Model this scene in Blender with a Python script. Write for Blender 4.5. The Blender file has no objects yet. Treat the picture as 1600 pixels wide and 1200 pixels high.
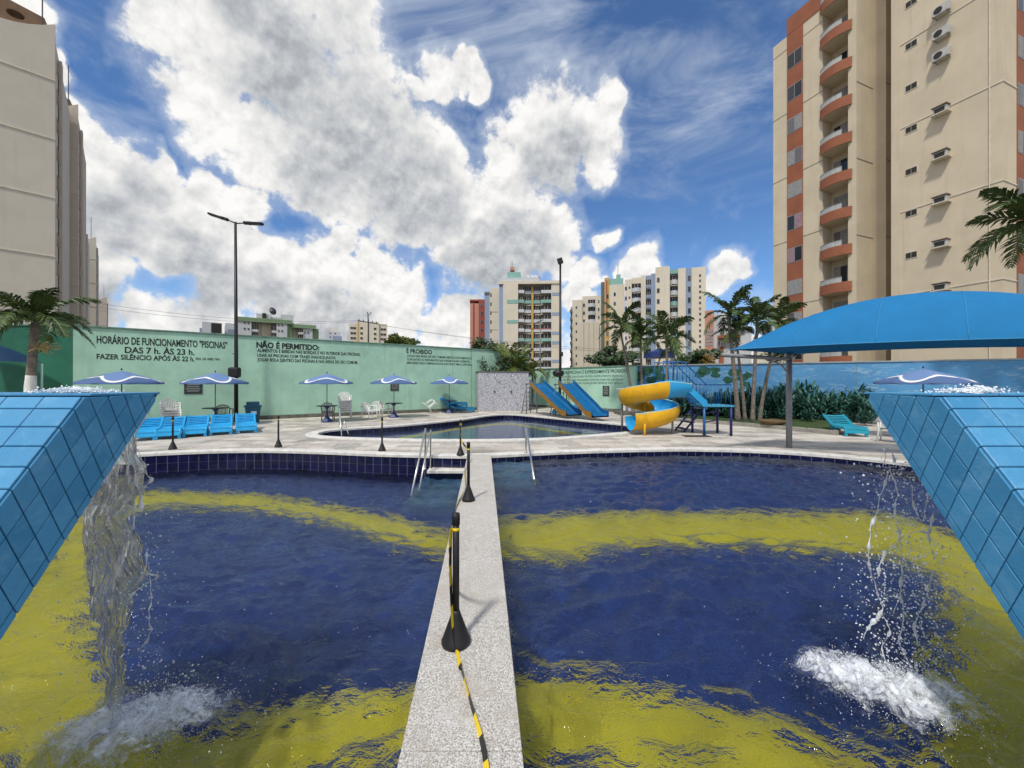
import bpy, bmesh, math, random
import numpy as np
from mathutils import Vector, Matrix, noise
random.seed(7)
R = math.radians
scene = bpy.context.scene
COL = scene.collection

# ------------------------------------------------------------------ camera
EYE = 1.70
FPX = 605.0                       # focal length in photograph pixels (1600 wide)
cam_data = bpy.data.cameras.new('camera')
cam_data.sensor_fit = 'HORIZONTAL'
cam_data.sensor_width = 36.0
cam_data.lens = FPX / 1600.0 * 36.0
cam_data.clip_start = 0.05
cam_data.clip_end = 6000.0
cam = bpy.data.objects.new('camera', cam_data)
cam.location = (0, 0, EYE)
cam.rotation_euler = (R(90), 0, 0)
COL.objects.link(cam)
scene.camera = cam

# ------------------------------------------------------------------ sun, exposure
SUN = Vector((-0.26, -0.56, 0.95)).normalized()
sl = bpy.data.lights.new('sun', 'SUN')
sl.energy = 2.9
sl.angle = R(5.0)
sl.color = (1.0, 0.95, 0.87)
so = bpy.data.objects.new('sun', sl)
so.rotation_euler = SUN.to_track_quat('Z', 'Y').to_euler()
so.location = (-20, -20, 60)
COL.objects.link(so)
vs = scene.view_settings
vs.view_transform = 'Standard'
vs.look = 'None'
vs.gamma = 1.0
vs.use_curve_mapping = False
vs.exposure = 0.08

# ------------------------------------------------------------------ world: sky with clouds
world = bpy.data.worlds.new('World')
scene.world = world
world.use_nodes = True
world.cycles.sampling_method = 'MANUAL'
world.cycles.sample_map_resolution = 512
nt = world.node_tree
nt.nodes.clear()

class NG:
    """small helper to write node graphs as expressions"""
    def __init__(s, tree): s.t = tree
    def n(s, typ, **kw):
        nd = s.t.nodes.new(typ)
        for k, v in kw.items(): setattr(nd, k, v)
        return nd
    def put(s, sock, v):
        if isinstance(v, bpy.types.NodeSocket): s.t.links.new(v, sock)
        elif v is not None: sock.default_value = v
    def m(s, op, a, b=None, c=None, clamp=False):
        nd = s.n('ShaderNodeMath', operation=op, use_clamp=clamp)
        s.put(nd.inputs[0], a); s.put(nd.inputs[1], b)
        if c is not None: s.put(nd.inputs[2], c)
        return nd.outputs[0]
    def v(s, op, a, b=None, scale=None):
        nd = s.n('ShaderNodeVectorMath', operation=op)
        s.put(nd.inputs[0], a)
        if b is not None: s.put(nd.inputs[1], b)
        if scale is not None: s.put(nd.inputs['Scale'], scale)
        return nd.outputs['Value'] if op in ('DOT_PRODUCT', 'LENGTH', 'DISTANCE') else nd.outputs[0]
    def noise(s, vec, scale, detail=4, rough=0.55, dist=0.0, out='Fac'):
        nd = s.n('ShaderNodeTexNoise')
        s.put(nd.inputs['Vector'], vec)
        nd.inputs['Scale'].default_value = scale
        nd.inputs['Detail'].default_value = detail
        nd.inputs['Roughness'].default_value = rough
        nd.inputs['Distortion'].default_value = dist
        return nd.outputs[out]
    def ss(s, x, a, b, lo=0.0, hi=1.0):
        nd = s.n('ShaderNodeMapRange', interpolation_type='SMOOTHSTEP')
        s.put(nd.inputs['Value'], x)
        nd.inputs['From Min'].default_value = a; nd.inputs['From Max'].default_value = b
        nd.inputs['To Min'].default_value = lo; nd.inputs['To Max'].default_value = hi
        return nd.outputs[0]
    def mix(s, f, a, b, blend='MIX'):
        nd = s.n('ShaderNodeMix', data_type='RGBA', blend_type=blend)
        s.put(nd.inputs[0], f); s.put(nd.inputs[6], a); s.put(nd.inputs[7], b)
        return nd.outputs[2]

def build_world():
    g = NG(nt)
    tc = g.n('ShaderNodeTexCoord')
    d = tc.outputs['Generated']
    sky = g.n('ShaderNodeTexSky', sky_type='NISHITA')
    sky.sun_disc = False
    sky.sun_elevation = math.asin(SUN.z)
    sky.sun_rotation = math.atan2(SUN.x, SUN.y)
    sky.altitude = 900
    sky.air_density = 1.0
    sky.dust_density = 0.5
    sky.ozone_density = 2.5
    skyc = sky.outputs[0]
    # cumulus heaps: each a direction and an angular radius (world directions)
    px = [(420,50,170),(255,55,60),(300,130,72),(340,195,62),(410,220,75),(480,245,65),(545,50,72),(570,130,66),(590,205,70),(510,180,110),(560,285,75),(640,255,80),(690,240,38),(625,335,58),(700,330,80),(725,390,58),(785,330,80),(785,400,58),(855,375,56),(880,408,32),
          (850,212,74),(800,262,50),(920,200,48),(948,148,28),(932,240,38),(870,250,46),(690,128,36),(722,118,28),(652,138,20),(745,152,18),
          (105,200,52),(150,265,72),(243,250,24),(205,275,48),(250,285,34),(130,335,80),(205,335,75),(285,335,52),(335,300,34),(376,308,32),(335,372,72),(255,380,50),(400,392,54),(452,420,56),(385,450,66),(522,408,50),(542,378,26),(585,432,52),(622,462,42),(505,475,66),(155,420,58),(135,490,56),(335,505,60),(240,495,46),(570,500,54),(645,500,30),(440,530,60),
          (722,482,34),(700,520,40),(1005,412,31),(985,437,26),(1032,432,20),(1140,422,28),(1120,440,22),(1165,420,17),(920,432,24),(942,376,17),(905,472,26),(15,10,62),(95,115,20)]
    dk = [(470,120,125),(560,230,95),(640,310,80),(760,425,70),(820,400,55),(420,30,100),(500,250,70),(870,255,55),(180,345,70),(300,400,55),(330,450,60),(220,300,50),(520,500,60),(430,470,50),(140,470,60)]
    wv = g.noise(d, 7.0, 3, 0.6, out='Color')
    wv = g.v('SUBTRACT', wv, (0.5, 0.5, 0.5))
    dw = g.v('NORMALIZE', g.v('ADD', d, g.v('SCALE', wv, scale=0.13)))
    F = None
    for (x, y, r) in px:
        c = Vector(((x-800)/FPX, 1.0, (600-y)/FPX)); L2 = c.length_squared
        ang = r/FPX / L2**0.75 * 1.06
        c.normalize(); cr = math.cos(ang)
        k = 1.0/(1.0-cr)
        dot = g.v('DOT_PRODUCT', dw, tuple(c))
        f = g.m('MULTIPLY_ADD', dot, k, -cr*k)
        if F is None: F = f
        else:
            nd = g.n('ShaderNodeMath', operation='MAXIMUM')
            g.put(nd.inputs[0], F); g.put(nd.inputs[1], f)
            F = nd.outputs[0]
    F = g.m('MAXIMUM', F, -1.5)
    # the same kind of broken cumulus everywhere else in the sky
    other = g.noise(d, 2.3, 2, 0.5)
    other = g.m('MULTIPLY_ADD', other, 7.0, -3.5)
    ahead = g.v('DOT_PRODUCT', d, tuple(Vector((0, 1, 0.35)).normalized()))
    other = g.m('SUBTRACT', other, g.ss(ahead, 0.45, 0.7, 0.0, 6.0))
    F = g.m('MAXIMUM', F, other)
    sep = g.n('ShaderNodeSeparateXYZ'); g.put(sep.inputs[0], dw)
    F = g.m('MAXIMUM', F, g.m('MULTIPLY_ADD', sep.outputs[2], -9.0, 1.05))      # bank along the horizon
    S = None                          # thick, self-shadowed middles of the heaps
    for (x, y, r) in dk:
        c = Vector(((x-800)/FPX, 1.0, (600-y)/FPX)); L2 = c.length_squared
        cr = math.cos(r/FPX / L2**0.75 * 1.25); c.normalize(); k = 1.0/(1.0-cr)
        f = g.m('MULTIPLY_ADD', g.v('DOT_PRODUCT', dw, tuple(c)), k, -cr*k)
        S = f if S is None else g.m('MAXIMUM', S, f)
    S = g.m('MAXIMUM', S, g.m('SUBTRACT', other, 0.8))
    n1 = g.noise(d, 13.0, 7, 0.64, 0.0)
    D = g.m('ADD', F, g.m('MULTIPLY_ADD', n1, 3.3, -1.55))
    alpha = g.ss(D, -0.08, 0.46)
    # light: sunlit rims and tops, grey thick middles and undersides
    up = g.v('ADD', d, tuple(Vector((-0.25, -0.2, 0.95)).normalized()*0.018))
    n2 = g.noise(up, 13.0, 4, 0.6, 0.0)
    n3 = g.noise(d, 13.0, 4, 0.6, 0.0)
    rel = g.m('SUBTRACT', n3, n2)
    thick = g.ss(g.m('ADD', S, g.m('MULTIPLY_ADD', n3, 1.3, -0.65)), -0.3, 1.0)
    val = g.m('MULTIPLY_ADD', thick, -0.36, 1.0)
    val = g.m('ADD', val, g.m('MULTIPLY', rel, 1.1))
    val = g.m('MINIMUM', g.m('MAXIMUM', val, 0.5), 1.08)
    cl = g.mix(g.ss(val, 0.4, 1.0), (0.86, 0.92, 1.0, 1), (1.0, 0.99, 0.97, 1))
    cl = g.v('SCALE', cl, scale=g.m('MULTIPLY', val, 7.5))
    # thin high veil
    st = g.v('MULTIPLY', d, (1.2, 2.0, 4.0))
    ci = g.ss(g.noise(st, 2.2, 5, 0.65, 0.6), 0.40, 0.86)
    hi = g.n('ShaderNodeSeparateXYZ'); g.put(hi.inputs[0], d)
    ci = g.m('MULTIPLY', ci, g.ss(hi.outputs[2], 0.22, 0.62))
    skyc = g.mix(1.0, skyc, (0.72, 0.98, 1.22, 1), 'MULTIPLY')
    skyc = g.mix(g.m('MULTIPLY', ci, 0.8), skyc, (5.4, 6.0, 6.8, 1))
    mist = g.ss(g.m('ADD', F, g.m('MULTIPLY_ADD', n1, 4.0, -2.0)), -1.35, 0.3, 0.0, 0.34)
    skyc = g.mix(mist, skyc, (6.4, 6.9, 7.6, 1))
    col = g.mix(alpha, skyc, cl)
    bg = g.n('ShaderNodeBackground')
    g.put(bg.inputs[0], col)
    bg.inputs[1].default_value = 0.115
    out = g.n('ShaderNodeOutputWorld')
    nt.links.new(bg.outputs[0], out.inputs[0])
build_world()

# ------------------------------------------------------------------ helpers
def P(px, py, z=0.0):
    """point on the level z that the photograph shows at (px, py)"""
    d = FPX*(EYE-z)/(py-600.0)
    return Vector(((px-800)/FPX*d, d, z))
def PR(px, py, zw, zf):
    """point on a pool floor seen through the water surface at level zw"""
    a = P(px, py, zw); i = Vector(((px-800)/FPX, 1.0, -(py-600)/FPX)).normalized(); eta = 1/1.333
    c = -i.z; k = math.sqrt(1-eta*eta*(1-c*c)); r = i*eta+Vector((0, 0, eta*c-k))
    return a+r*((zf-zw)/r.z)
def X(px, d): return (px-800)/FPX*d
def Z(py, d): return EYE+(600-py)/FPX*d

MATS = {}
def mat(name, col, rough=0.6, metal=0.0, var=0.12, scale=2.0, bump=0.0, bscale=40.0, streak=0.0, spec=0.4, stain=None, trans=0.0):
    if name in MATS: return MATS[name]
    m = bpy.data.materials.new(name); m.use_nodes = True
    t = m.node_tree; g = NG(t)
    bs = t.nodes['Principled BSDF']
    bs.inputs['Roughness'].default_value = rough
    bs.inputs['Metallic'].default_value = metal
    bs.inputs['Specular IOR Level'].default_value = spec
    geo = g.n('ShaderNodeNewGeometry')
    pos = geo.outputs['Position']
    c = (col[0], col[1], col[2], 1)
    if var > 0:
        f = g.noise(pos, scale, 3, 0.65)
        f = g.ss(f, 0.25, 0.75)
        lo = tuple(x*(1-var) for x in col)+(1,); hi = tuple(min(1, x*(1+var)) for x in col)+(1,)
        c = g.mix(f, lo, hi)
    if streak > 0:
        sv = g.v('MULTIPLY', pos, (1.6, 1.6, 0.10))
        f2 = g.ss(g.noise(sv, 1.4, 4, 0.65), 0.52, 0.78)
        c = g.mix(g.m('MULTIPLY', f2, streak), c, stain or (0.16, 0.13, 0.10, 1))
    g.put(bs.inputs['Base Color'], c)
    if bump > 0:
        b = g.n('ShaderNodeBump'); b.inputs['Strength'].default_value = bump; b.inputs['Distance'].default_value = 0.02
        g.put(b.inputs['Height'], g.noise(pos, bscale, 2, 0.6))
        t.links.new(b.outputs[0], bs.inputs['Normal'])
    MATS[name] = m
    return m

class MB:
    def __init__(s): s.v = []; s.f = []; s.mi = []
    def add(s, vs, fs, mi=0):
        o = len(s.v); s.v += [tuple(p) for p in vs]
        for f in fs: s.f.append(tuple(i+o for i in f)); s.mi.append(mi)
        return s
    def box(s, c, size, rz=0.0, M=None, mi=0):
        hx, hy, hz = size[0]/2, size[1]/2, size[2]/2
        ps = [Vector((x, y, z)) for z in (-hz, hz) for x, y in ((-hx, -hy), (hx, -hy), (hx, hy), (-hx, hy))]
        if rz:
            q = Matrix.Rotation(rz, 3, 'Z'); ps = [q @ p for p in ps]
        if M is not None: ps = [M @ p for p in ps]
        ps = [p+Vector(c) for p in ps]
        return s.add(ps, [(3,2,1,0),(4,5,6,7),(0,1,5,4),(1,2,6,5),(2,3,7,6),(3,0,4,7)], mi)
    def prism(s, poly, z0, z1, mi=0):
        n = len(poly)
        vs = [(p[0], p[1], z0) for p in poly]+[(p[0], p[1], z1) for p in poly]
        fs = [tuple(range(n-1, -1, -1)), tuple(range(n, 2*n))]+[(i, (i+1) % n, n+(i+1) % n, n+i) for i in range(n)]
        return s.add(vs, fs, mi)
    def tube(s, path, r, n=8, caps=True, mi=0):
        path = [Vector(p) for p in path]; m = len(path)
        rs = r if isinstance(r, (list, tuple)) else [r]*m
        vs = []; prev = None
        for i, p in enumerate(path):
            t = (path[min(i+1, m-1)]-path[max(i-1, 0)]).normalized()
            a = prev if prev is not None else (Vector((1, 0, 0)) if abs(t.x) < 0.8 else Vector((0, 1, 0)))
            a = (a-t*a.dot(t))
            if a.length < 1e-5: a = t.orthogonal()
            a.normalize(); prev = a; b = t.cross(a)
            for k in range(n):
                q = 2*math.pi*k/n
                vs.append(p+(a*math.cos(q)+b*math.sin(q))*rs[i])
        fs = [(i*n+k, i*n+(k+1) % n, (i+1)*n+(k+1) % n, (i+1)*n+k) for i in range(m-1) for k in range(n)]
        if caps: fs += [tuple(range(n-1, -1, -1)), tuple(range((m-1)*n, m*n))]
        return s.add(vs, fs, mi)
    def lathe(s, prof, n=16, c=(0, 0, 0), mi=0):
        vs = []; m = len(prof)
        for (r, z) in prof:
            for k in range(n):
                q = 2*math.pi*k/n; vs.append((c[0]+r*math.cos(q), c[1]+r*math.sin(q), c[2]+z))
        fs = [(i*n+k, i*n+(k+1) % n, (i+1)*n+(k+1) % n, (i+1)*n+k) for i in range(m-1) for k in range(n)]
        fs += [tuple(range(n-1, -1, -1)), tuple(range((m-1)*n, m*n))]
        return s.add(vs, fs, mi)
    def grid(s, rows, mi=0, close=False):
        nr, nc = len(rows), len(rows[0])
        vs = [p for r in rows for p in r]
        fs = [(i*nc+j, i*nc+(j+1) % nc, (i+1)*nc+(j+1) % nc, (i+1)*nc+j) for i in range(nr-1) for j in range(nc if close else nc-1)]
        return s.add(vs, fs, mi)
    def mesh(s, name, m, smooth=False):
        me = bpy.data.meshes.new(name)
        me.from_pydata(s.v, [], s.f)
        for mm in (m if isinstance(m, (list, tuple)) else [m]): me.materials.append(mm)
        if any(s.mi): me.polygons.foreach_set('material_index', s.mi)
        if smooth: me.polygons.foreach_set('use_smooth', [True]*len(s.f))
        me.update()
        return me
    def build(s, name, m, parent=None, smooth=False, kind=None, bevel=0.0):
        return obj(name, s.mesh(name, m, smooth), parent, kind, bevel)

def obj(name, me, parent=None, kind=None, bevel=0.0):
    o = bpy.data.objects.new(name, me); COL.objects.link(o)
    if parent is not None: o.parent = parent
    if kind: o['kind'] = kind
    if bevel > 0:
        b = o.modifiers.new('bevel', 'BEVEL'); b.width = bevel; b.segments = 2; b.limit_method = 'ANGLE'; b.angle_limit = R(40)
    return o
def tag(o, label, cat, group=None):
    o['label'] = label; o['category'] = cat
    if group: o['group'] = group
    return o
def thing(name, label, cat, loc=(0, 0, 0), rz=0.0, group=None):
    o = bpy.data.objects.new(name, None); COL.objects.link(o)
    o.empty_display_size = 0.2
    o.location = loc; o.rotation_euler = (0, 0, rz)
    return tag(o, label, cat, group)
def dup(o, loc=None, rz=None, label=None, group=None, parent=None, scale=None):
    c = o.copy(); COL.objects.link(c)
    if parent is not None: c.parent = parent
    if loc is not None: c.location = loc
    if rz is not None: c.rotation_euler = (o.rotation_euler[0], o.rotation_euler[1], rz)
    if label: c['label'] = label
    if group: c['group'] = group
    if scale is not None: c.scale = scale
    for ch in list(o.children): dup(ch, parent=c)
    return c

def spline(pts, n, closed=True):
    pts = [Vector((p[0], p[1], p[2] if len(p) > 2 else 0.0)) for p in pts]; m = len(pts); out = []
    segs = m if closed else m-1
    for i in range(segs):
        if closed: a, b, c, d = pts[(i-1) % m], pts[i], pts[(i+1) % m], pts[(i+2) % m]
        else: a, b, c, d = pts[max(i-1, 0)], pts[i], pts[i+1], pts[min(i+2, m-1)]
        for k in range(n):
            t = k/n
            out.append(0.5*((2*b)+(c-a)*t+(2*a-5*b+4*c-d)*t*t+(3*b-a-3*c+d)*t**3))
    if not closed: out.append(pts[-1])
    return out
def resample(pts, n):
    pts = [Vector(p) for p in pts]
    acc = [0.0]
    for a, b in zip(pts, pts[1:]): acc.append(acc[-1]+(b-a).length)
    out = []; j = 0
    for i in range(n):
        s = acc[-1]*i/(n-1)
        while j < len(pts)-2 and acc[j+1] < s: j += 1
        w = (s-acc[j])/max(1e-9, acc[j+1]-acc[j])
        out.append(pts[j].lerp(pts[j+1], min(1, max(0, w))))
    return out
def offset_loop(pts, dist):
    n = len(pts); out = []
    area = sum(pts[i].x*pts[(i+1) % n].y-pts[(i+1) % n].x*pts[i].y for i in range(n))
    sgn = 1 if area > 0 else -1
    for i in range(n):
        t = (pts[(i+1) % n]-pts[i-1]); t.z = 0; t.normalize()
        out.append(pts[i]+Vector((t.y, -t.x, 0))*dist*sgn)
    return out
def inside(poly, x, y):
    c = False; n = len(poly); j = n-1
    for i in range(n):
        a, b = poly[i], poly[j]
        if (a[1] > y) != (b[1] > y) and x < (b[0]-a[0])*(y-a[1])/(b[1]-a[1])+a[0]: c = not c
        j = i
    return c
def clip_poly(poly, p0, nrm):
    """keep the side of the line through p0 where (p-p0).nrm <= 0"""
    out = []; n = len(poly)
    for i in range(n):
        a, b = poly[i], poly[(i+1) % n]
        da = (a[0]-p0[0])*nrm[0]+(a[1]-p0[1])*nrm[1]; db = (b[0]-p0[0])*nrm[0]+(b[1]-p0[1])*nrm[1]
        if da <= 0: out.append(a)
        if (da < 0 < db) or (db < 0 < da):
            w = da/(da-db); out.append(tuple(a[k]+(b[k]-a[k])*w for k in range(2)))
    return out
def filled(name, loops, z, m, kind=None, parent=None):
    """flat sheet bounded by the first loop with the others as holes"""
    bm = bmesh.new(); es = []
    for lp in loops:
        vs = [bm.verts.new((p[0], p[1], z)) for p in lp]
        for i in range(len(vs)): es.append(bm.edges.new((vs[i], vs[(i+1) % len(vs)])))
    bmesh.ops.triangle_fill(bm, use_beauty=True, use_dissolve=False, edges=es)
    bmesh.ops.recalc_face_normals(bm, faces=bm.faces)
    for f in bm.faces:
        if f.normal.z < 0: f.normal_flip()
    me = bpy.data.meshes.new(name); bm.to_mesh(me); bm.free(); me.materials.append(m)
    return obj(name, me, parent, kind)

def text_mesh(txt, m, w, h, name='lettering', bold=0.012):
    cu = bpy.data.curves.new('lettering', 'FONT'); cu.body = txt; cu.size = 1.0; cu.offset = bold
    cu.resolution_u = 3
    to = bpy.data.objects.new('t', cu); COL.objects.link(to)
    bpy.context.view_layer.update()
    me = bpy.data.meshes.new_from_object(to.evaluated_get(bpy.context.evaluated_depsgraph_get()))
    bpy.data.objects.remove(to)
    co = np.empty(len(me.vertices)*3, dtype=np.float32); me.vertices.foreach_get('co', co); co = co.reshape(-1, 3)
    x0, x1 = co[:, 0].min(), co[:, 0].max()
    co[:, 0] = (co[:, 0]-x0)/(x1-x0)*w
    co[:, 1] = co[:, 1]/0.70*h
    me.vertices.foreach_set('co', co.ravel()); me.update()
    me.materials.clear(); me.materials.append(m)
    return me
# ------------------------------------------------------------------ ground, deck, pools
M_ground = mat('ground dirt', (0.16, 0.145, 0.12), 0.95, var=0.35, scale=0.4, bump=0.3, bscale=8)
M_coping = mat('white cement coping', (0.62, 0.60, 0.56), 0.75, var=0.18, scale=5, bump=0.15, bscale=60)
def m_granite():
    m = bpy.data.materials.new('weathered speckled granite'); m.use_nodes = True; t = m.node_tree; g = NG(t); bs = t.nodes['Principled BSDF']
    pos = g.n('ShaderNodeNewGeometry').outputs['Position']
    f = g.noise(pos, 130, 3, 0.7); f2 = g.noise(pos, 26, 4, 0.7); f3 = g.noise(pos, 3.2, 4, 0.65)
    c = g.mix(g.ss(f, 0.36, 0.62), (0.22, 0.205, 0.185, 1), (0.70, 0.675, 0.63, 1))
    c = g.mix(g.ss(f2, 0.48, 0.70, 0.0, 0.6), c, (0.36, 0.325, 0.28, 1))
    c = g.mix(g.ss(f3, 0.45, 0.72, 0.0, 0.55), c, (0.40, 0.35, 0.29, 1))
    c = g.mix(g.ss(g.noise(pos, 5.1, 3, 0.6), 0.55, 0.75, 0.0, 0.5), c, (0.62, 0.61, 0.59, 1))
    g.put(bs.inputs['Base Color'], c); bs.inputs['Roughness'].default_value = 0.85
    b = g.n('ShaderNodeBump'); b.inputs['Strength'].default_value = 0.5; b.inputs['Distance'].default_value = 0.006
    g.put(b.inputs['Height'], g.m('ADD', f, f2)); t.links.new(b.outputs[0], bs.inputs['Normal'])
    return m
M_wash = m_granite()
M_pooltile = mat('navy pool tile', (0.006, 0.007, 0.045), 0.16, var=0.5, scale=3, spec=0.5)
M_grout = mat('grey blue grout', (0.10, 0.11, 0.17), 0.9, var=0.2)

def m_deck():
    m = bpy.data.materials.new('stone deck'); m.use_nodes = True; t = m.node_tree; g = NG(t); bs = t.nodes['Principled BSDF']
    pos = g.n('ShaderNodeNewGeometry').outputs['Position']
    oi = g.n('ShaderNodeObjectInfo').outputs['Random']
    sc = g.v('MULTIPLY', pos, (1.1, 2.2, 1.0))
    br = g.n('ShaderNodeTexWhiteNoise', noise_dimensions='3D')
    vo = g.n('ShaderNodeTexVoronoi', distance='CHEBYCHEV'); g.put(vo.inputs['Vector'], sc); vo.inputs['Scale'].default_value = 1.6
    sp = g.n('ShaderNodeSeparateColor'); g.put(sp.inputs[0], vo.outputs['Color'])
    isl = g.n('ShaderNodeNewGeometry').outputs['Random Per Island']
    f = g.m('FRACT', g.m('ADD', isl, g.m('MULTIPLY', oi, 7.31)))
    f2 = g.m('FRACT', g.m('MULTIPLY', f, 13.7))
    n1 = g.noise(pos, 9, 6, 0.65)
    n2 = g.noise(pos, 0.7, 4, 0.6)
    a = g.mix(f, (0.25, 0.23, 0.20, 1), (0.66, 0.62, 0.55, 1))
    a = g.mix(g.m('MULTIPLY', f2, 0.35), a, (0.42, 0.32, 0.22, 1))
    a = g.mix(g.ss(n1, 0.3, 0.75, 0.0, 0.55), a, (0.68, 0.65, 0.60, 1))
    a = g.mix(g.ss(n2, 0.48, 0.72, 0.0, 0.55), a, (0.15, 0.14, 0.13, 1))
    g.put(bs.inputs['Base Color'], a)
    g.put(bs.inputs['Roughness'], g.ss(n2, 0.3, 0.7, 0.85, 0.55))
    b = g.n('ShaderNodeBump'); b.inputs['Strength'].default_value = 0.35; b.inputs['Distance'].default_value = 0.02
    g.put(b.inputs['Height'], n1); t.links.new(b.outputs[0], bs.inputs['Normal'])
    return m
M_deck = m_deck()

DECK = [(-26,-9),(26,-9),(26,15.2),(22.6,16.9),(7.4,23.6),(2.1,29.3),(0.3,28.4),(-17.3,15.6),(-26,15.6)]
# big pool outline, measured off the far coping, closed round the two waterfalls
BIG = [(-9.0,9.2),(-7.8,9.62),(-6.4,9.78),(-4.8,9.6),(-3.1,9.25),(-1.2,9.03),(-0.5,9.1),(1.0,9.5),(2.6,9.8),(4.6,9.97),(6.4,9.65),(7.6,9.0),(8.4,8.1),
       (8.75,6.9),(8.3,5.5),(7.2,4.2),(5.8,2.9),(4.6,2.0),(3.6,1.5),(2.2,1.32),(0.6,1.3),(-0.6,1.3),(-2.2,1.32),(-3.6,1.5),(-4.8,2.1),(-6.4,3.2),(-8.2,4.7),(-9.8,6.3),(-10.3,7.7),(-9.9,8.7)]
BIG = spline(BIG, 6)
SMALL = [(-6.55,13.0),(-6.6,13.9),(-5.9,14.7),(-4.3,15.9),(-2.4,18.3),(-1.2,20.6),(-0.2,21.4),(0.8,20.6),(2.2,18.9),(3.9,16.9),(4.85,15.6),(4.95,14.4),(4.1,13.6),(2.6,12.75),(1.0,12.0),(-0.8,11.7),(-2.6,11.75),(-4.4,12.0),(-5.9,12.4)]
SMALL = spline(SMALL, 6)
BIGO = offset_loop(BIG, 0.30); SMALLO = offset_loop(SMALL, 0.34)

ground = filled('ground', [[(-3000,-2500),(3000,-2500),(3000,4000),(-3000,4000)], DECK], -0.02, M_ground, 'structure')
deck = filled('deck', [DECK, BIGO, SMALLO], 0.0, M_deck, 'structure')

def coping(name, inner, outer, zt):
    n = len(inner); mb = MB()
    rows = [[(p.x, p.y, -0.05) for p in outer], [(p.x, p.y, zt-0.008) for p in outer], [(p.x+(q.x-p.x)*0.05, p.y+(q.y-p.y)*0.05, zt) for p, q in zip(outer, inner)],
            [(p.x+(q.x-p.x)*0.95, p.y+(q.y-p.y)*0.95, zt) for p, q in zip(outer, inner)], [(q.x, q.y, zt-0.012) for q in inner], [(q.x, q.y, zt-0.07) for q in inner]]
    mb.grid(rows, close=True)
    return mb.build(name, M_coping, None, False, 'structure')
coping('pool_coping', offset_loop(BIG, -0.03), BIGO, 0.035)
coping('pool_coping', offset_loop(SMALL, -0.03), SMALLO, 0.04)

def pool_wall(name, loop, z0):
    mb = MB(); mb.grid([[(p.x, p.y, 0.0) for p in loop], [(p.x, p.y, -0.5) for p in loop]], close=True)
    mb.grid([[(p.x, p.y, -0.5) for p in loop], [(p.x, p.y, z0) for p in loop]], 1, True)
    return mb.build(name, [M_grout, M_pooltile], None, False, 'structure')
ZL, ZR, ZS = -0.45, -0.12, -0.20        # water levels: left half, right half, small pool
FL, FR, FS = -1.10, -0.77, -0.65         # floors
wall_big = pool_wall('pool_wall', BIG, -1.6)
wall_small = pool_wall('pool_wall', SMALL, -0.8)

# divider between the two halves
def div_c(y): return -0.10-0.0735*y
def div_pt(y, off): return (div_c(y)+off, y)
# left / right halves as polygons
p0 = (div_c(0), 0.0); nn = Vector((1.0, 0.0735)).normalized()
bp = [(p.x, p.y) for p in BIG]
left_poly = clip_poly(bp, p0, (nn.x, nn.y)); right_poly = clip_poly(bp, p0, (-nn.x, -nn.y))

def m_floor(name, base, hi):
    m = bpy.data.materials.new(name); m.use_nodes = True; t = m.node_tree; g = NG(t); bs = t.nodes['Principled BSDF']
    pos = g.n('ShaderNodeNewGeometry').outputs['Position']
    wv = g.v('SUBTRACT', g.noise(pos, 6.0, 2, 0.6, out='Color'), (0.5, 0.5, 0.5))
    p2 = g.v('ADD', pos, g.v('SCALE', wv, scale=0.0))
    br = g.n('ShaderNodeTexBrick'); br.offset = 0.0
    g.put(br.inputs['Vector'], p2)
    br.inputs['Scale'].default_value = 1.0; br.inputs['Brick Width'].default_value = 0.2; br.inputs['Row Height'].default_value = 0.2
    br.inputs['Mortar Size'].default_value = 0.006; br.inputs['Mortar Smooth'].default_value = 0.6
    br.inputs['Color1'].default_value = base+(1,); br.inputs['Color2'].default_value = tuple(min(1, b*1.6) for b in base)+(1,)
    br.inputs['Mortar'].default_value = tuple(b*0.75 for b in base)+(1,)
    c = g.mix(g.ss(g.noise(p2, 5.0, 4, 0.75, 0.0), 0.46, 0.66, 0.0, 0.75), br.outputs['Color'], hi+(1,))  # lighter patches: tile tones, partly ripple reflections put into the colour
    c = g.mix(g.ss(g.noise(p2, 1.1, 3, 0.65), 0.5, 0.8, 0.0, 0.3), c, tuple(b*0.6 for b in base)+(1,))
    g.put(bs.inputs['Base Color'], c); bs.inputs['Roughness'].default_value = 0.7
    return m
M_blue = m_floor('cobalt pool floor', (0.005, 0.020, 0.105), (0.028, 0.085, 0.34))
M_yellow = m_floor('yellow pool floor band', (0.46, 0.37, 0.008), (0.58, 0.49, 0.02))
M_smallfloor = m_floor('slate blue pool floor', (0.05, 0.06, 0.16), (0.12, 0.16, 0.28))
M_step = m_floor('turquoise pool step', (0.03, 0.085, 0.17), (0.10, 0.24, 0.28))

floor_l = filled('pool_floor', [left_poly], FL, M_blue, 'structure')
floor_r = filled('pool_floor', [right_poly], FR, M_blue, 'structure')
floor_s = filled('pool_floor', [[(p.x, p.y) for p in SMALL]], FS, M_smallfloor, 'structure')

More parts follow.
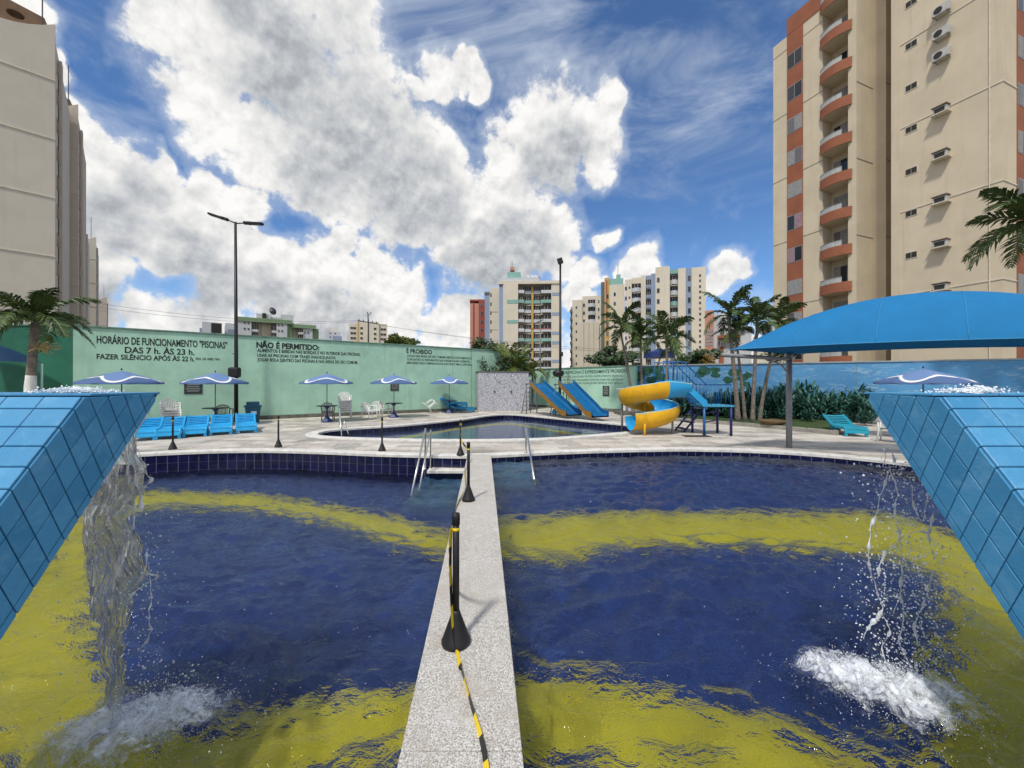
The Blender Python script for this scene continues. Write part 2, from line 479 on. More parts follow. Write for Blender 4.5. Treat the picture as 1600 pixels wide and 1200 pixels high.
def band(parent, outer, inner, z, n=500, amp=0.04, m=None, zw=0.0):
    a = resample(spline([PR(x, y, zw, z) for x, y in outer], 8, False), n)
    b = resample(spline([PR(x, y, zw, z) for x, y in inner], 8, False), n)
    rows = [[], [], []]
    for i in range(n):
        w = (b[i]-a[i])
        if w.length > 0: w.normalize()
        for k, p in ((0, a[i]), (2, b[i])):
            jit = (noise.fractal(Vector((p.x*1.8, p.y*2.6, 3.1*k)), 0.9, 2.1, 4)*1.0)*amp
            jit += 0.45*amp*noise.fractal(Vector((p.x*4.5, p.y*6, k)), 0.8, 2.1, 3)
            q = p+w*jit
            rows[k].append((q.x, q.y, z+0.004))
        rows[1].append(tuple((Vector(rows[0][-1])+Vector(rows[2][-1]))/2))
    mb = MB(); mb.grid(rows)
    return mb.build('yellow_tile_band', m or M_yellow, parent)
band(floor_l, [(722,833),(690,828),(600,803),(500,785),(400,770),(300,767),(215,766),(120,800),(60,880),(0,960),(-60,1100),(60,1300),(300,1260),(480,1205),(560,1182),(640,1164),(680,1164)],
     [(722,862),(690,858),(600,834),(500,808),(400,791),(300,787),(230,789),(190,812),(160,860),(150,920),(150,980),(165,1060),(250,1122),(330,1130),(420,1108),(520,1090),(680,1075)], FL, zw=ZL)
band(floor_r, [(740,812),(850,803),(960,798),(1100,797),(1250,797),(1380,800),(1480,825),(1560,860),(1640,920),(1720,1020),(1800,1200),(1650,1320),(1400,1290),(1150,1230),(1000,1200),(900,1178),(770,1170)],
     [(740,856),(850,868),(900,865),(960,848),(1100,842),(1250,848),(1350,858),(1430,876),(1472,910),(1478,960),(1470,1020),(1462,1090),(1440,1160),(1400,1190),(1300,1162),(1150,1105),(1050,1085),(950,1068),(880,1052),(770,1055)], FR, zw=ZR)
band(floor_s, [(575,691),(640,681),(720,668),(790,661),(850,669),(920,680),(960,688)], [(580,695),(640,684),(720,671),(790,663.5),(850,672),(920,684),(955,692)], FS, 160, 0.02, zw=ZS)
band(floor_s, [(560,698),(660,700),(780,702),(880,700),(960,695)], [(560,704),(660,707),(780,710),(880,706),(960,700)], FS, 160, 0.02, zw=ZS)
# submerged steps at the far end of both halves
for (x0, x1, zf, zw, prt) in ((-2.05, -0.85, FL, ZL, floor_l), (-0.42, 0.45, FR, ZR, floor_r)):
    for k in range(3):
        zt = zw-0.10-0.14*k
        mb = MB(); y0 = 8.35-0.42*k
        mb.box(((x0+x1)/2, y0+0.35, (zt+zf)/2), (x1-x0, 0.9, zt-zf))
        mb.build('pool_step', M_step, prt)
mb = MB(); mb.box((-1.35, 8.95, -0.29), (1.15, 0.42, 0.07)); mb.build('pool_ledge', M_coping, wall_big, bevel=0.01)
mb = MB(); mb.box((-1.35, 9.05, -0.65), (1.1, 0.3, 0.62)); mb.build('ledge_riser', M_pooltile, wall_big)

# tiles of the far wall of the left half (each its own piece) and of the small pool
def wall_tiles(loop, parent, sel, ztop, rows, w, h):
    pts = [p for p in loop]; acc = 0.0
    me = None; cnt = 0
    dense = resample(pts+[pts[0]], 3000)
    last = dense[0]; acc = 0.0; start = dense[0]
    for p in dense[1:]:
        acc += (p-last).length; last = p
        if acc >= w:
            c = (start+p)/2; t = (p-start); start = p.copy(); acc = 0.0
            if not sel(c): continue
            ang = math.atan2(t.y, t.x)
            if me is None:
                mb = MB(); mb.box((0, 0, 0), (w-0.012, 0.016, h-0.012)); me = mb.mesh('wall_tile', M_pooltile)
            for r in range(rows):
                o = obj('wall_tile', me, parent); o.location = (c.x, c.y, ztop-h*(r+0.5)); o.rotation_euler = (0, 0, ang)
wall_tiles(BIG, wall_big, lambda c: c.y > 8.6 and c.x < -0.9, -0.03, 3, 0.205, 0.20)
wall_tiles(BIG, wall_big, lambda c: c.y > 8.0 and c.x > -0.6, -0.03, 1, 0.205, 0.20)
wall_tiles(SMALL, wall_small, lambda c: c.y > 13.4, -0.03, 1, 0.23, 0.24)

# divider slabs
div = thing('pool_divider', 'long speckled granite wall dividing the pool into two halves', 'divider', (0, 0, 0))
ang = math.atan(0.0735)
mb = MB(); ys = (0.9, 9.12)
q = [div_pt(ys[0], -0.255), div_pt(ys[0], 0.255), div_pt(ys[1], 0.255), div_pt(ys[1], -0.255)]
mb.prism(q, -1.6, -0.012); mb.build('core', M_wash, div)
yc = [0.88, 1.75, 2.7, 3.6, 4.55, 5.5, 6.4, 7.3, 8.2, 9.13]
for a, b in zip(yc, yc[1:]):
    mb = MB(); e = 0.0022; w = 0.275
    mb.prism([div_pt(a+e, -w), div_pt(a+e, w), div_pt(b-e, w), div_pt(b-e, -w)], -0.012, 0.045+random.uniform(-0.0015, 0.0015))
    mb.build('granite_slab', M_wash, div, bevel=0.006)

# stone pavers of the deck
def pavers():
    cand = []; y = 9.3; rr = random.Random(3)
    big = [(p.x, p.y) for p in BIGO]; sm = [(p.x, p.y) for p in SMALLO]
    while y < 27.5:
        h = rr.choice((0.30, 0.34, 0.40)); x = -19+rr.random()*0.5
        while x < 22:
            w = rr.uniform(0.42, 0.95)
            cs = [(x, y), (x+w, y), (x+w, y+h), (x, y+h)]
            if all(inside(DECK, *c) for c in cs) and not any(inside(big, *c) or inside(sm, *c) for c in cs+[(x+w/2, y+h/2)]):
                px = 800+FPX*(x+w/2)/y
                cand.append((w*h/(y*y*y) if 150 < px < 1450 else 0, x, y, w, h))
            x += w
        y += h
    cand.sort(reverse=True)
    rest = MB()
    for i, (_, x, y, w, h) in enumerate(cand):
        j = rr.uniform(0.003, 0.009); e = 0.006
        if i < 300:
            mb = MB(); mb.box((0, 0, j/2-0.002), (w-2*e, h-2*e, j+0.004))
            o = mb.build('paver', M_deck, deck); o.location = (x+w/2, y+h/2, 0)
        else: rest.box((x+w/2, y+h/2, j/2-0.002), (w-2*e, h-2*e, j+0.004))
    rest.build('far_pavers', M_deck, deck, kind='stuff')
pavers()

# ------------------------------------------------------------------ water
def m_water(name, tint, bump, scale):
    m = bpy.data.materials.new(name); m.use_nodes = True; t = m.node_tree; t.nodes.clear(); g = NG(t)
    pos = g.n('ShaderNodeNewGeometry').outputs['Position']
    v = g.v('MULTIPLY', pos, (0.8, 1.2, 1.0))
    hgt = g.m('ADD', g.m('MULTIPLY', g.noise(v, scale, 4, 0.62, 0.5), 1.0), g.m('MULTIPLY', g.noise(v, scale*4.1, 2, 0.6, 0.0), 0.2))
    b = g.n('ShaderNodeBump'); b.inputs['Strength'].default_value = bump; b.inputs['Distance'].default_value = 0.09
    g.put(b.inputs['Height'], hgt)
    gl = g.n('ShaderNodeBsdfGlass'); gl.inputs['IOR'].default_value = 1.333; gl.inputs['Roughness'].default_value = 0.0
    gl.inputs['Color'].default_value = tint+(1,); t.links.new(b.outputs[0], gl.inputs['Normal'])
    out = g.n('ShaderNodeOutputMaterial'); t.links.new(gl.outputs[0], out.inputs[0])
    return m
M_water = m_water('rippled pool water', (0.90, 0.96, 0.99), 0.5, 8.0)
M_calm = m_water('calm pool water', (0.88, 0.96, 0.98), 0.06, 2.5)

rng = np.random.default_rng(5)
def ripple(x, y, amp, lo, hi, n=46, centre=None):
    h = np.zeros_like(x)
    wx = 0.12*np.sin(1.7*x+0.9*y)+0.09*np.sin(2.9*y-1.3*x+1); wy = 0.12*np.sin(1.9*y-1.1*x+2)+0.08*np.sin(3.3*x+0.4)
    for i in range(n):
        L = lo*(hi/lo)**rng.random(); th = rng.normal(1.3, 0.75)
        k = 2*math.pi/L
        h += (L**0.85)*np.sin(k*((x+wx)*math.cos(th)+(y+wy)*math.sin(th))+rng.random()*6.28)
    h *= amp/np.std(h)
    if centre is not None:
        d = np.hypot(x-centre[0], y-centre[1])
        h = h*(1+1.1*np.exp(-(d/1.2)**2))+0.014*np.sin(d*26)*np.exp(-d*0.9)
    return h
def water(name, poly, z, m, step, amp, lo, hi, grow=0.05, centre=None, kind='structure'):
    xs = [p[0] for p in poly]; ys_ = [p[1] for p in poly]
    nx = int((max(xs)-min(xs)+0.2)/step); ny = int((max(ys_)-min(ys_)+0.2)/step)
    gx = min(xs)-0.1+np.arange(nx+1)*step; gy = min(ys_)-0.1+np.arange(ny+1)*step
    XX, YY = np.meshgrid(gx, gy)
    H = ripple(XX, YY, amp, lo, hi, centre=centre)
    pv = np.array(poly)
    def ins(x, y):
        c = np.zeros(x.shape, bool); n = len(pv); j = n-1
        for i in range(n):
            a, b = pv[i], pv[j]
            if a[1] != b[1]:
                c ^= ((a[1] > y) != (b[1] > y)) & (x < (b[0]-a[0])*(y-a[1])/(b[1]-a[1])+a[0])
            j = i
        return c
    V = ins(XX, YY)
    V[1:, :] |= V[:-1, :]; V[:-1, :] |= V[1:, :]; V[:, 1:] |= V[:, :-1]; V[:, :-1] |= V[:, 1:]
    cell = V[:-1, :-1] & V[1:, :-1] & V[:-1, 1:] & V[1:, 1:]
    idx = -np.ones(XX.shape, int); used = np.zeros(XX.shape, bool)
    for a in (0, 1):
        for b in (0, 1): used[a:a+cell.shape[0], b:b+cell.shape[1]] |= cell
    idx[used] = np.arange(used.sum())
    verts = np.stack([XX[used], YY[used], z+H[used]], 1)
    i, j = np.nonzero(cell)
    faces = np.stack([idx[i, j], idx[i, j+1], idx[i+1, j+1], idx[i+1, j]], 1)
    me = bpy.data.meshes.new(name); me.from_pydata(verts.tolist(), [], faces.tolist()); me.materials.append(m)
    me.polygons.foreach_set('use_smooth', [True]*len(me.polygons)); me.update()
    return obj(name, me, None, kind)
water('water', left_poly, ZL, M_water, 0.030, 0.0125, 0.11, 0.58, centre=(-2.4, 2.45))
water('water', right_poly, ZR, M_water, 0.030, 0.0125, 0.11, 0.58, centre=(2.35, 2.40))
water('water', [(p.x, p.y) for p in SMALL], ZS, M_calm, 0.08, 0.0012, 0.3, 1.2)

# ------------------------------------------------------------------ tiled waterfall walls
def m_tile():
    m = bpy.data.materials.new('sky blue glazed tile'); m.use_nodes = True; t = m.node_tree; g = NG(t); bs = t.nodes['Principled BSDF']
    pos = g.n('ShaderNodeNewGeometry').outputs['Position']; rnd = g.n('ShaderNodeObjectInfo').outputs['Random']
    c = g.mix(rnd, (0.035, 0.215, 0.42, 1), (0.06, 0.28, 0.51, 1))
    c = g.mix(g.ss(g.noise(pos, 7, 6, 0.7, 0.5), 0.46, 0.78, 0.0, 0.45), c, (0.20, 0.44, 0.64, 1))
    c = g.mix(g.ss(g.noise(pos, 26, 4, 0.6), 0.58, 0.75, 0.0, 0.35), c, (0.04, 0.20, 0.36, 1))
    g.put(bs.inputs['Base Color'], c)
    g.put(bs.inputs['Roughness'], g.ss(g.noise(pos, 5, 4), 0.3, 0.7, 0.42, 0.70))
    b = g.n('ShaderNodeBump'); b.inputs['Strength'].default_value = 0.35; b.inputs['Distance'].default_value = 0.006
    g.put(b.inputs['Height'], g.noise(g.v('MULTIPLY', pos, (1, 1, 1.6)), 60, 4, 0.6)); t.links.new(b.outputs[0], bs.inputs['Normal'])
    return m
M_tile = m_tile()
M_tgrout = mat('dark blue grout', (0.018, 0.085, 0.18), 0.9, var=0.3, scale=10)

def m_foam():
    m = bpy.data.materials.new('white water'); m.use_nodes = True; t = m.node_tree; g = NG(t); bs = t.nodes['Principled BSDF']
    bs.inputs['Base Color'].default_value = (0.86, 0.89, 0.92, 1); bs.inputs['Roughness'].default_value = 0.25
    bs.inputs['Subsurface Weight'].default_value = 0.0
    bs.inputs['Specular IOR Level'].default_value = 0.5
    return m
M_foam = m_foam()
def m_veil(name='frothy water veil', lo=0.22, hi=0.62, sc=16):
    """aerated water: white where noise says froth, clear elsewhere"""
    m = bpy.data.materials.new(name); m.use_nodes = True; t = m.node_tree; g = NG(t); bs = t.nodes['Principled BSDF']
    pos = g.n('ShaderNodeNewGeometry').outputs['Position']
    tco = g.n('ShaderNodeTexCoord').outputs['Object']
    bs.inputs['Base Color'].default_value = (0.85, 0.89, 0.93, 1); bs.inputs['Roughness'].default_value = 0.3
    n = g.noise(pos, sc, 6, 0.74, 0.6)
    rad = g.v('LENGTH', g.v('MULTIPLY', tco, (1, 1, 0)))
    a = g.ss(g.m('SUBTRACT', n, g.m('MULTIPLY', g.m('MULTIPLY', rad, rad), 0.30)), lo, hi)
    g.put(bs.inputs['Alpha'], a)
    return m
M_veil = m_veil()
M_ring = m_veil('thin floating froth', 0.46, 0.80, 22)
def m_sheet(name, lo, a0):
    m = bpy.data.materials.new(name); m.use_nodes = True; t = m.node_tree; t.nodes.clear(); g = NG(t)
    pos = g.n('ShaderNodeNewGeometry').outputs['Position']
    sv = g.v('MULTIPLY', pos, (1.0, 1.0, 0.28))
    n = g.noise(sv, 24, 6, 0.65, 0.8)
    b = g.n('ShaderNodeBump'); b.inputs['Strength'].default_value = 0.5; b.inputs['Distance'].default_value = 0.02; g.put(b.inputs['Height'], n)
    m1 = g.n('ShaderNodeBsdfGlass'); m1.inputs['IOR'].default_value = 1.333; m1.inputs['Roughness'].default_value = 0.03; t.links.new(b.outputs[0], m1.inputs['Normal'])
    df = g.n('ShaderNodeBsdfDiffuse'); df.inputs[0].default_value = (0.85, 0.89, 0.91, 1)
    m2 = g.n('ShaderNodeMixShader'); g.put(m2.inputs[0], g.ss(n, a0, 0.74, lo, 0.9)); t.links.new(m1.outputs[0], m2.inputs[1]); t.links.new(df.outputs[0], m2.inputs[2])
    out = g.n('ShaderNodeOutputMaterial'); t.links.new(m2.outputs[0], out.inputs[0])
    return m
M_sheet = m_sheet('falling clear water', 0.02, 0.58)
M_strand = m_sheet('frothy water strands', 0.25, 0.36)

def waterfall_wall(sx, label):
    """leaning tiled slab; its pool-side face stands at x = sx*2.16"""
    t = thing('waterfall_wall', label, 'waterfall wall', (sx*2.16, 0.9, 0.0), 0, 'tiled waterfall walls')
    O = Vector((sx*2.16, 0.9, 0.0))
    slope = R(54.0); ty, tz, tipy = 1.95, 1.632, 2.372
    u = Vector((-math.cos(slope), -math.sin(slope)))        # down the slope, in (y, z)
    zb = -0.10; wd = 1.55
    L = (tz-zb)/math.sin(slope)
    A = Vector((ty, tz)); B = Vector((tipy, tz+0.008))
    Ab = A+u*L; Bb = Vector((tipy-(tz+0.008-zb)/math.tan(slope), zb))
    mb = MB(); e = 0.008
    prof = [Ab, Bb, B, A]
    def sh(p): return p
    vs = []
    for xx in (-sx*e, sx*wd):
        for p in prof: vs.append((xx if xx*sx > 0 else sx*e, p.x-O.y, p.y))
    # outer shell inset a little behind the tiles
    mb.add(vs, [(0,1,2,3),(7,6,5,4),(0,4,5,1),(1,5,6,2),(2,6,7,3),(3,7,4,0)])
    core = mb.build('core', M_tgrout, t)
    nrm = Vector((-math.sin(slope), math.cos(slope)))       # outward normal of the near slope
    # sloping face: rows x columns
    rw, cw, g_ = 0.102, 0.186, 0.0026
    tmesh = {}
    def slab(w, h):
        k = (round(w, 4), round(h, 4))
        if k not in tmesh:
            mb = MB(); b = 0.004; th = 0.011
            hw, hh = w/2-g_, h/2-g_
            lo = [(-hw, -hh), (hw, -hh), (hw, hh), (-hw, hh)]
            vs = [(x, y, 0) for x, y in lo]+[(x, y, th-b*0.6) for x, y in lo]+[(x*(1-b/hw), y*(1-b/hh), th) for x, y in lo]
            mb.add(vs, [(8,9,10,11)]+[(i, (i+1) % 4, 4+(i+1) % 4, 4+i) for i in range(4)]+[(4+i, 4+(i+1) % 4, 8+(i+1) % 4, 8+i) for i in range(4)])
            tmesh[k] = mb.mesh('tile', M_tile)
        return tmesh[k]
    M3 = Matrix(((1, 0, 0), (0, -u.x, nrm.x), (0, -u.y, nrm.y)))   # columns: x, up the slope, normal
    s = 0.0; r = 0
    while s < L-0.02:
        h = 0.072 if r == 0 else min(rw, L-s)
        c = A+u*(s+h/2)
        ncol = int(wd/cw)
        for k in range(ncol):
            o = obj('tile', slab(cw, h), t)
            mw = Matrix.Translation((sx*(cw*(k+0.5)), c.x-O.y, c.y)) @ M3.to_4x4()
            o.matrix_local = mw
        s += h; r += 1
    # pool-side face: slanted courses clipped to the slab's outline
    w = Vector((math.cos(R(-70)), math.sin(R(-70))))
    tl = 0.102/math.sin(R(124))
    outline = [tuple(Ab), tuple(Bb), tuple(B), tuple(A)]
    def halfplanes():
        n = len(outline); hp = []
        cx = sum(p[0] for p in outline)/n; cy = sum(p[1] for p in outline)/n
        for i in range(n):
            a, b = outline[i], outline[(i+1) % n]
            nx_, ny_ = b[1]-a[1], -(b[0]-a[0])
            if (cx-a[0])*nx_+(cy-a[1])*ny_ > 0: nx_, ny_ = -nx_, -ny_
            hp.append((a, (nx_, ny_)))
        return hp
    hps = halfplanes()
    start = -0.102*6+0.072
    for i in range(-6, 24):
        for j in range(0, 5):
            s0 = 0.072+0.102*(i-1)
            g2 = 0.0032
            g3 = 0.0018
            q = [A+u*(s0+g2)+w*(tl*j+g3), A+u*(s0+0.102-g2)+w*(tl*j+g3), A+u*(s0+0.102-g2)+w*(tl*(j+1)-g3), A+u*(s0+g2)+w*(tl*(j+1)-g3)]
            poly = [tuple(p) for p in q]
            for a, nr in hps: 
                if len(poly) >= 3: poly = clip_poly(poly, a, nr)
            if len(poly) < 3: continue
            ar = abs(sum(poly[k][0]*poly[(k+1) % len(poly)][1]-poly[(k+1) % len(poly)][0]*poly[k][1] for k in range(len(poly))))/2
            if ar < 0.0006: continue
            n = len(poly); cx = sum(p[0] for p in poly)/n; cy = sum(p[1] for p in poly)/n
            vs = [(0.0, p[0]-cx, p[1]-cy) for p in poly]+[(-sx*0.011, p[0]-cx, p[1]-cy) for p in poly]
            vs += [(-sx*0.0135, (p[0]-cx)*0.94, (p[1]-cy)*0.94) for p in poly]
            fs = [tuple(range(2*n, 3*n)), tuple(range(n-1, -1, -1))]+[(k, (k+1) % n, n+(k+1) % n, n+k) for k in range(n)]+[(n+k, n+(k+1) % n, 2*n+(k+1) % n, 2*n+k) for k in range(n)]
            mb = MB(); mb.add(vs, fs); o = mb.build('side_tile', M_tile, t)
            o.location = (sx*e, cx-O.y, cy)
    # light blue rim of the trough
    mb = MB(); mb.box((sx*wd/2, (ty+tipy)/2-O.y+0.02, tz+0.012), (wd, tipy-ty-0.03, 0.012)); mb.build('trough_rim', M_tile, t, bevel=0.003)
    return t
waterfall_wall(-1, 'sky blue tiled waterfall wall leaning over the dark-walled pool half, green wall behind')
waterfall_wall(1, 'sky blue tiled waterfall wall leaning over the pool half beside the blue shade sail')

def droplets(mb, pts, seg=6):
    for (p, r) in pts:
        s = random.uniform(0.8, 1.7)
        a = [(0, 0, r*s), (r, 0, 0), (0, r, 0), (-r, 0, 0), (0, -r, 0), (0, 0, -r*s)]
        q = Matrix.Rotation(random.random()*6, 3, 'Z') @ Matrix.Rotation(random.random()*1.2, 3, 'X')
        a = [q @ Vector(v)+Vector(p) for v in a]
        mb.add(a, [(0,1,2),(0,2,3),(0,3,4),(0,4,1),(5,2,1),(5,3,2),(5,4,3),(5,1,4)])
def foam_patch(parent, cx, cy, z, rx, ry, hgt, seed, n=70, m=None):
    rows = []
    for i in range(n):
        row = []
        for j in range(n):
            a = (i/(n-1)*2-1); b = (j/(n-1)*2-1)
            x = a*1.4; y = b*1.4
            rr = math.hypot(a*1.4, b*1.4)
            f = noise.fractal(Vector((x*7*rx+seed, y*7*ry, seed)), 0.8, 2.1, 6)
            h = max(0.0, 1-rr*rr/1.9)*hgt*(0.55+0.9*f)
            row.append((x, y, h))
        rows.append(row)
    mb = MB(); mb.grid(rows)
    o = mb.build('foam', m or M_veil, parent, True, 'stuff'); o.location = (cx, cy, z); o.scale = (rx, ry, 1)
    return o

def fall(label, side, rows, d, z_land, strands, ndrop, spl, seed, sheet=True):
    rows = [(y, l+8, r-8) for y, l, r in rows]
    random.seed(seed)
    t = thing('waterfall', label, 'waterfall', (X(rows[-1][1]+10, d), d, z_land), 0)
    O = t.location.copy()
    if sheet:
        n = 46; m = 34; R_ = []
        for i in range(m):
            yy = rows[0][0]+(rows[-1][0]-rows[0][0])*i/(m-1)
            k = max(j for j in range(len(rows)-1) if rows[j][0] <= yy) if yy < rows[-1][0] else len(rows)-2
            w = (yy-rows[k][0])/(rows[k+1][0]-rows[k][0])
            l = rows[k][1]+(rows[k+1][1]-rows[k][1])*w; r = rows[k][2]+(rows[k+1][2]-rows[k][2])*w
            l += 9*noise.fractal(Vector((yy*0.03, 1, seed)), 0.7, 2, 4); r += 13*noise.fractal(Vector((yy*0.035, 7, seed)), 0.6, 2, 5)
            row = []
            for j in range(n):
                xp = l+(r-l)*j/(n-1)
                yy_ = 0.035*noise.fractal(Vector((xp*0.05, yy*0.012, seed)), 0.8, 2, 5)
                row.append(Vector((X(xp, d), d+yy_, Z(yy, d)))-O)
            R_.append(row)
        mb = MB()
        back = [[p+Vector((0, 0.010+0.012*noise.noise(p*9), 0)) for p in row] for row in R_]
        for i in range(m-1):
            for j in range(n-1):
                f = noise.fractal(Vector((j*0.16+seed, i*0.17, 2.0)), 0.7, 2.1, 4); e = min(j, n-2-j)/n
                if f > 0.62-0.45*i/m+1.2*e: continue
                A_, B_, C_, D_ = R_[i][j], R_[i][j+1], R_[i+1][j+1], R_[i+1][j]; a2, b2, c2, d2 = back[i][j], back[i][j+1], back[i+1][j+1], back[i+1][j]
                mb.add([A_, D_, C_, B_, a2, b2, c2, d2], [(0, 1, 2, 3), (4, 5, 6, 7)])
        mb.build('water_sheet', M_sheet, t, True)
    for st in strands:
        pth = [Vector((X(x, d)+random.uniform(-.01, .01), d+random.uniform(-.03, .03), Z(y, d)))-O for x, y in st]
        pth = spline(pth, 9, False)
        rs = [0.0012+0.0135*max(0.0, noise.fractal(p*19.0, 0.6, 2, 3)+0.05)+0.0015*random.random() for p in pth]
        pth = [p+Vector((0.012*noise.noise(p*17), 0.01, 0.01*noise.noise(p*23+Vector((5, 0, 0))))) for p in pth]
        mb = MB(); mb.tube(pth, rs, 6); mb.build('water_strand', M_strand, t, True)
    pts = []
    for (x0, x1, y0, y1, cnt, rad) in ndrop:
        for _ in range(cnt):
            x = random.gauss((x0+x1)/2, (x1-x0)/4); y = random.uniform(y0, y1)
            pts.append((Vector((X(x, d), d+random.gauss(0, 0.09), max(z_land, Z(y, d))))-O, rad*random.uniform(0.35, 1.15)))
    mb = MB(); droplets(mb, pts[::2]); mb.build('droplets', M_strand, t, True, 'stuff')
    mb = MB(); droplets(mb, pts[1::2]); mb.build('bright_droplets', M_foam, t, True, 'stuff')
    # froth where it lands
    for (cx, cy, rx, ry, cnt) in spl:
        foam_patch(t, cx-O.x, cy-O.y, 0.010, rx, ry, 0.085, seed+cx)
        foam_patch(t, cx-O.x, cy-O.y+0.05, 0.012, rx*1.6, ry*1.5, 0.02, seed+cx+9, 60, M_ring)
        pts = []
        for _ in range(cnt):
            a = random.random()*6.28; r_ = abs(random.gauss(0, 0.72))
            x = cx+math.cos(a)*r_*rx; y = cy+math.sin(a)*r_*ry
            pts.append((Vector((x, y, z_land+abs(random.gauss(0, 0.075))*max(0.15, 1.2-r_)))-O, random.uniform(0.0008, 0.0034)))
        mb = MB(); droplets(mb, pts); mb.build('spray', M_foam, t, True, 'stuff')
    return t
fall('clear sheet of water falling from the tiled wall by the sun loungers', -1,
     [(616,110,243),(690,110,222),(730,120,232),(760,120,234),(800,118,214),(850,122,220),(900,128,232),(950,136,206),(1010,148,200),(1070,158,196),(1137,162,194)], 2.42, ZL,
     [[(214,705),(226,740),(234,750),(222,768),(212,800)],[(222,860),(232,890),(240,905),(222,915),(205,935),(195,960)],[(232,880),(229,930),(233,965),(229,1000),(215,1015)],
      [(150,780),(172,800),(185,840),(190,880),(182,910)],[(200,700),(212,735),(205,760),(214,790),(208,830)],[(160,1000),(168,1040),(175,1090)]],
     [(120,230,700,1130,260,0.006),(205,245,820,1050,160,0.005),(150,330,1040,1140,260,0.006)], [(-2.42,2.38,0.44,0.30,4200),(-2.20,2.52,0.38,0.22,2000)], 11)
fall('broken strands and drops of water falling from the tiled wall by the shade sail', 1,
     [(616,1360,1480),(1055,1380,1460)], 2.40, ZR,
     [[(1390,700),(1378,715),(1382,730),(1396,728),(1398,712),(1390,700)],[(1388,730),(1386,770),(1380,800),(1372,830),(1360,870),(1372,905),(1380,930)],[(1392,730),(1398,770),(1394,800),(1402,830),(1410,860),(1417,880),(1412,930),(1400,960)],
      [(1430,760),(1434,800),(1440,815),(1456,800),(1454,770)],[(1372,905),(1380,870),(1400,860),(1424,835),(1450,830)],[(1380,930),(1386,960),(1362,985),(1352,1000)],[(1386,960),(1392,990),(1384,1020),(1392,1050)],
      [(1456,800),(1459,840),(1466,870)],[(1412,930),(1418,970),(1412,1010),(1425,1045)],[(1450,900),(1446,950),(1437,985),(1446,1020)]],
     [(1355,1475,720,1060,1000,0.0062),(1330,1400,850,1060,200,0.005),(1390,1470,860,1060,240,0.006),(1330,1350,735,760,8,0.008)], [(2.28,2.26,0.40,0.28,2000),(2.08,2.40,0.32,0.22,900)], 23, sheet=False)

def bubbling(label, cx, cy, z, rx, ry, seed):
    random.seed(seed)
    t = thing('bubbling_water', label, 'water', (cx, cy, z))
    foam_patch(t, 0, 0, 0, rx, ry, 0.035, seed, 50)
    pts = []
    for _ in range(420):
        x = random.gauss(0, 0.45)*rx; y = random.gauss(0, 0.35)*ry
        pts.append((Vector((x, y, abs(random.gauss(0, 0.016))*math.exp(-(x/rx)**2))), random.uniform(0.002, 0.0065)))
    mb = MB(); droplets(mb, pts); mb.build('spray', M_foam, t, True, 'stuff')
bubbling('white water bubbling in the trough of the tiled wall before the dark green wall', -2.44, 2.16, 1.652, 0.20, 0.14, 3)
bubbling('white water bubbling in the trough of the tiled wall before the blue mural wall', 2.48, 2.10, 1.652, 0.16, 0.14, 4)
# ------------------------------------------------------------------ boundary walls
M_green = mat('pale green painted wall', (0.36, 0.58, 0.45), 0.8, var=0.12, scale=0.8, bump=0.12, bscale=30, streak=0.30, stain=(0.14, 0.22, 0.16, 1))
M_green2 = mat('dark green painted wall', (0.012, 0.115, 0.068), 0.7, var=0.2, scale=0.8, bump=0.1, bscale=30)
M_cap = mat('weathered wall cap', (0.13, 0.23, 0.17), 0.85, var=0.3, scale=4)
M_skirt = mat('stained wall skirting', (0.13, 0.13, 0.11), 0.9, var=0.3, scale=5)
M_letter = mat('black sign paint', (0.012, 0.014, 0.014), 0.6, var=0.0)
M_black = mat('black powder coat', (0.012, 0.012, 0.014), 0.45, var=0.2, scale=6)
M_white = mat('white plastic', (0.72, 0.72, 0.70), 0.4, var=0.08, scale=5)
M_steel = mat('stainless steel', (0.62, 0.62, 0.60), 0.25, metal=1.0, var=0.1, scale=8)
M_grey = mat('grey galvanised steel', (0.23, 0.235, 0.24), 0.5, metal=0.2, var=0.15, scale=6)
M_darksteel = mat('dark dull steel', (0.10, 0.10, 0.105), 0.5, metal=0.4, var=0.15)  # one even dark grey for the dull steel parts

def m_mural():
    m = bpy.data.materials.new('blue mural paint'); m.use_nodes = True; t = m.node_tree; g = NG(t); bs = t.nodes['Principled BSDF']
    pos = g.n('ShaderNodeNewGeometry').outputs['Position']
    c = g.mix(g.ss(g.noise(pos, 0.5, 5, 0.6), 0.3, 0.7), (0.055, 0.21, 0.42, 1), (0.09, 0.29, 0.52, 1))
    st = g.v('MULTIPLY', pos, (0.9, 0.9, 3.2))
    c = g.mix(g.ss(g.noise(st, 1.5, 7, 0.7, 0.9), 0.50, 0.72, 0, 0.75), c, (0.40, 0.52, 0.58, 1))
    c = g.mix(g.ss(g.noise(g.v('MULTIPLY', pos, (2, 2, 0.5)), 2.6, 5, 0.7), 0.6, 0.8, 0, 0.35), c, (0.05, 0.15, 0.24, 1))
    g.put(bs.inputs['Base Color'], c); bs.inputs['Roughness'].default_value = 0.75
    return m
M_mural = m_mural()

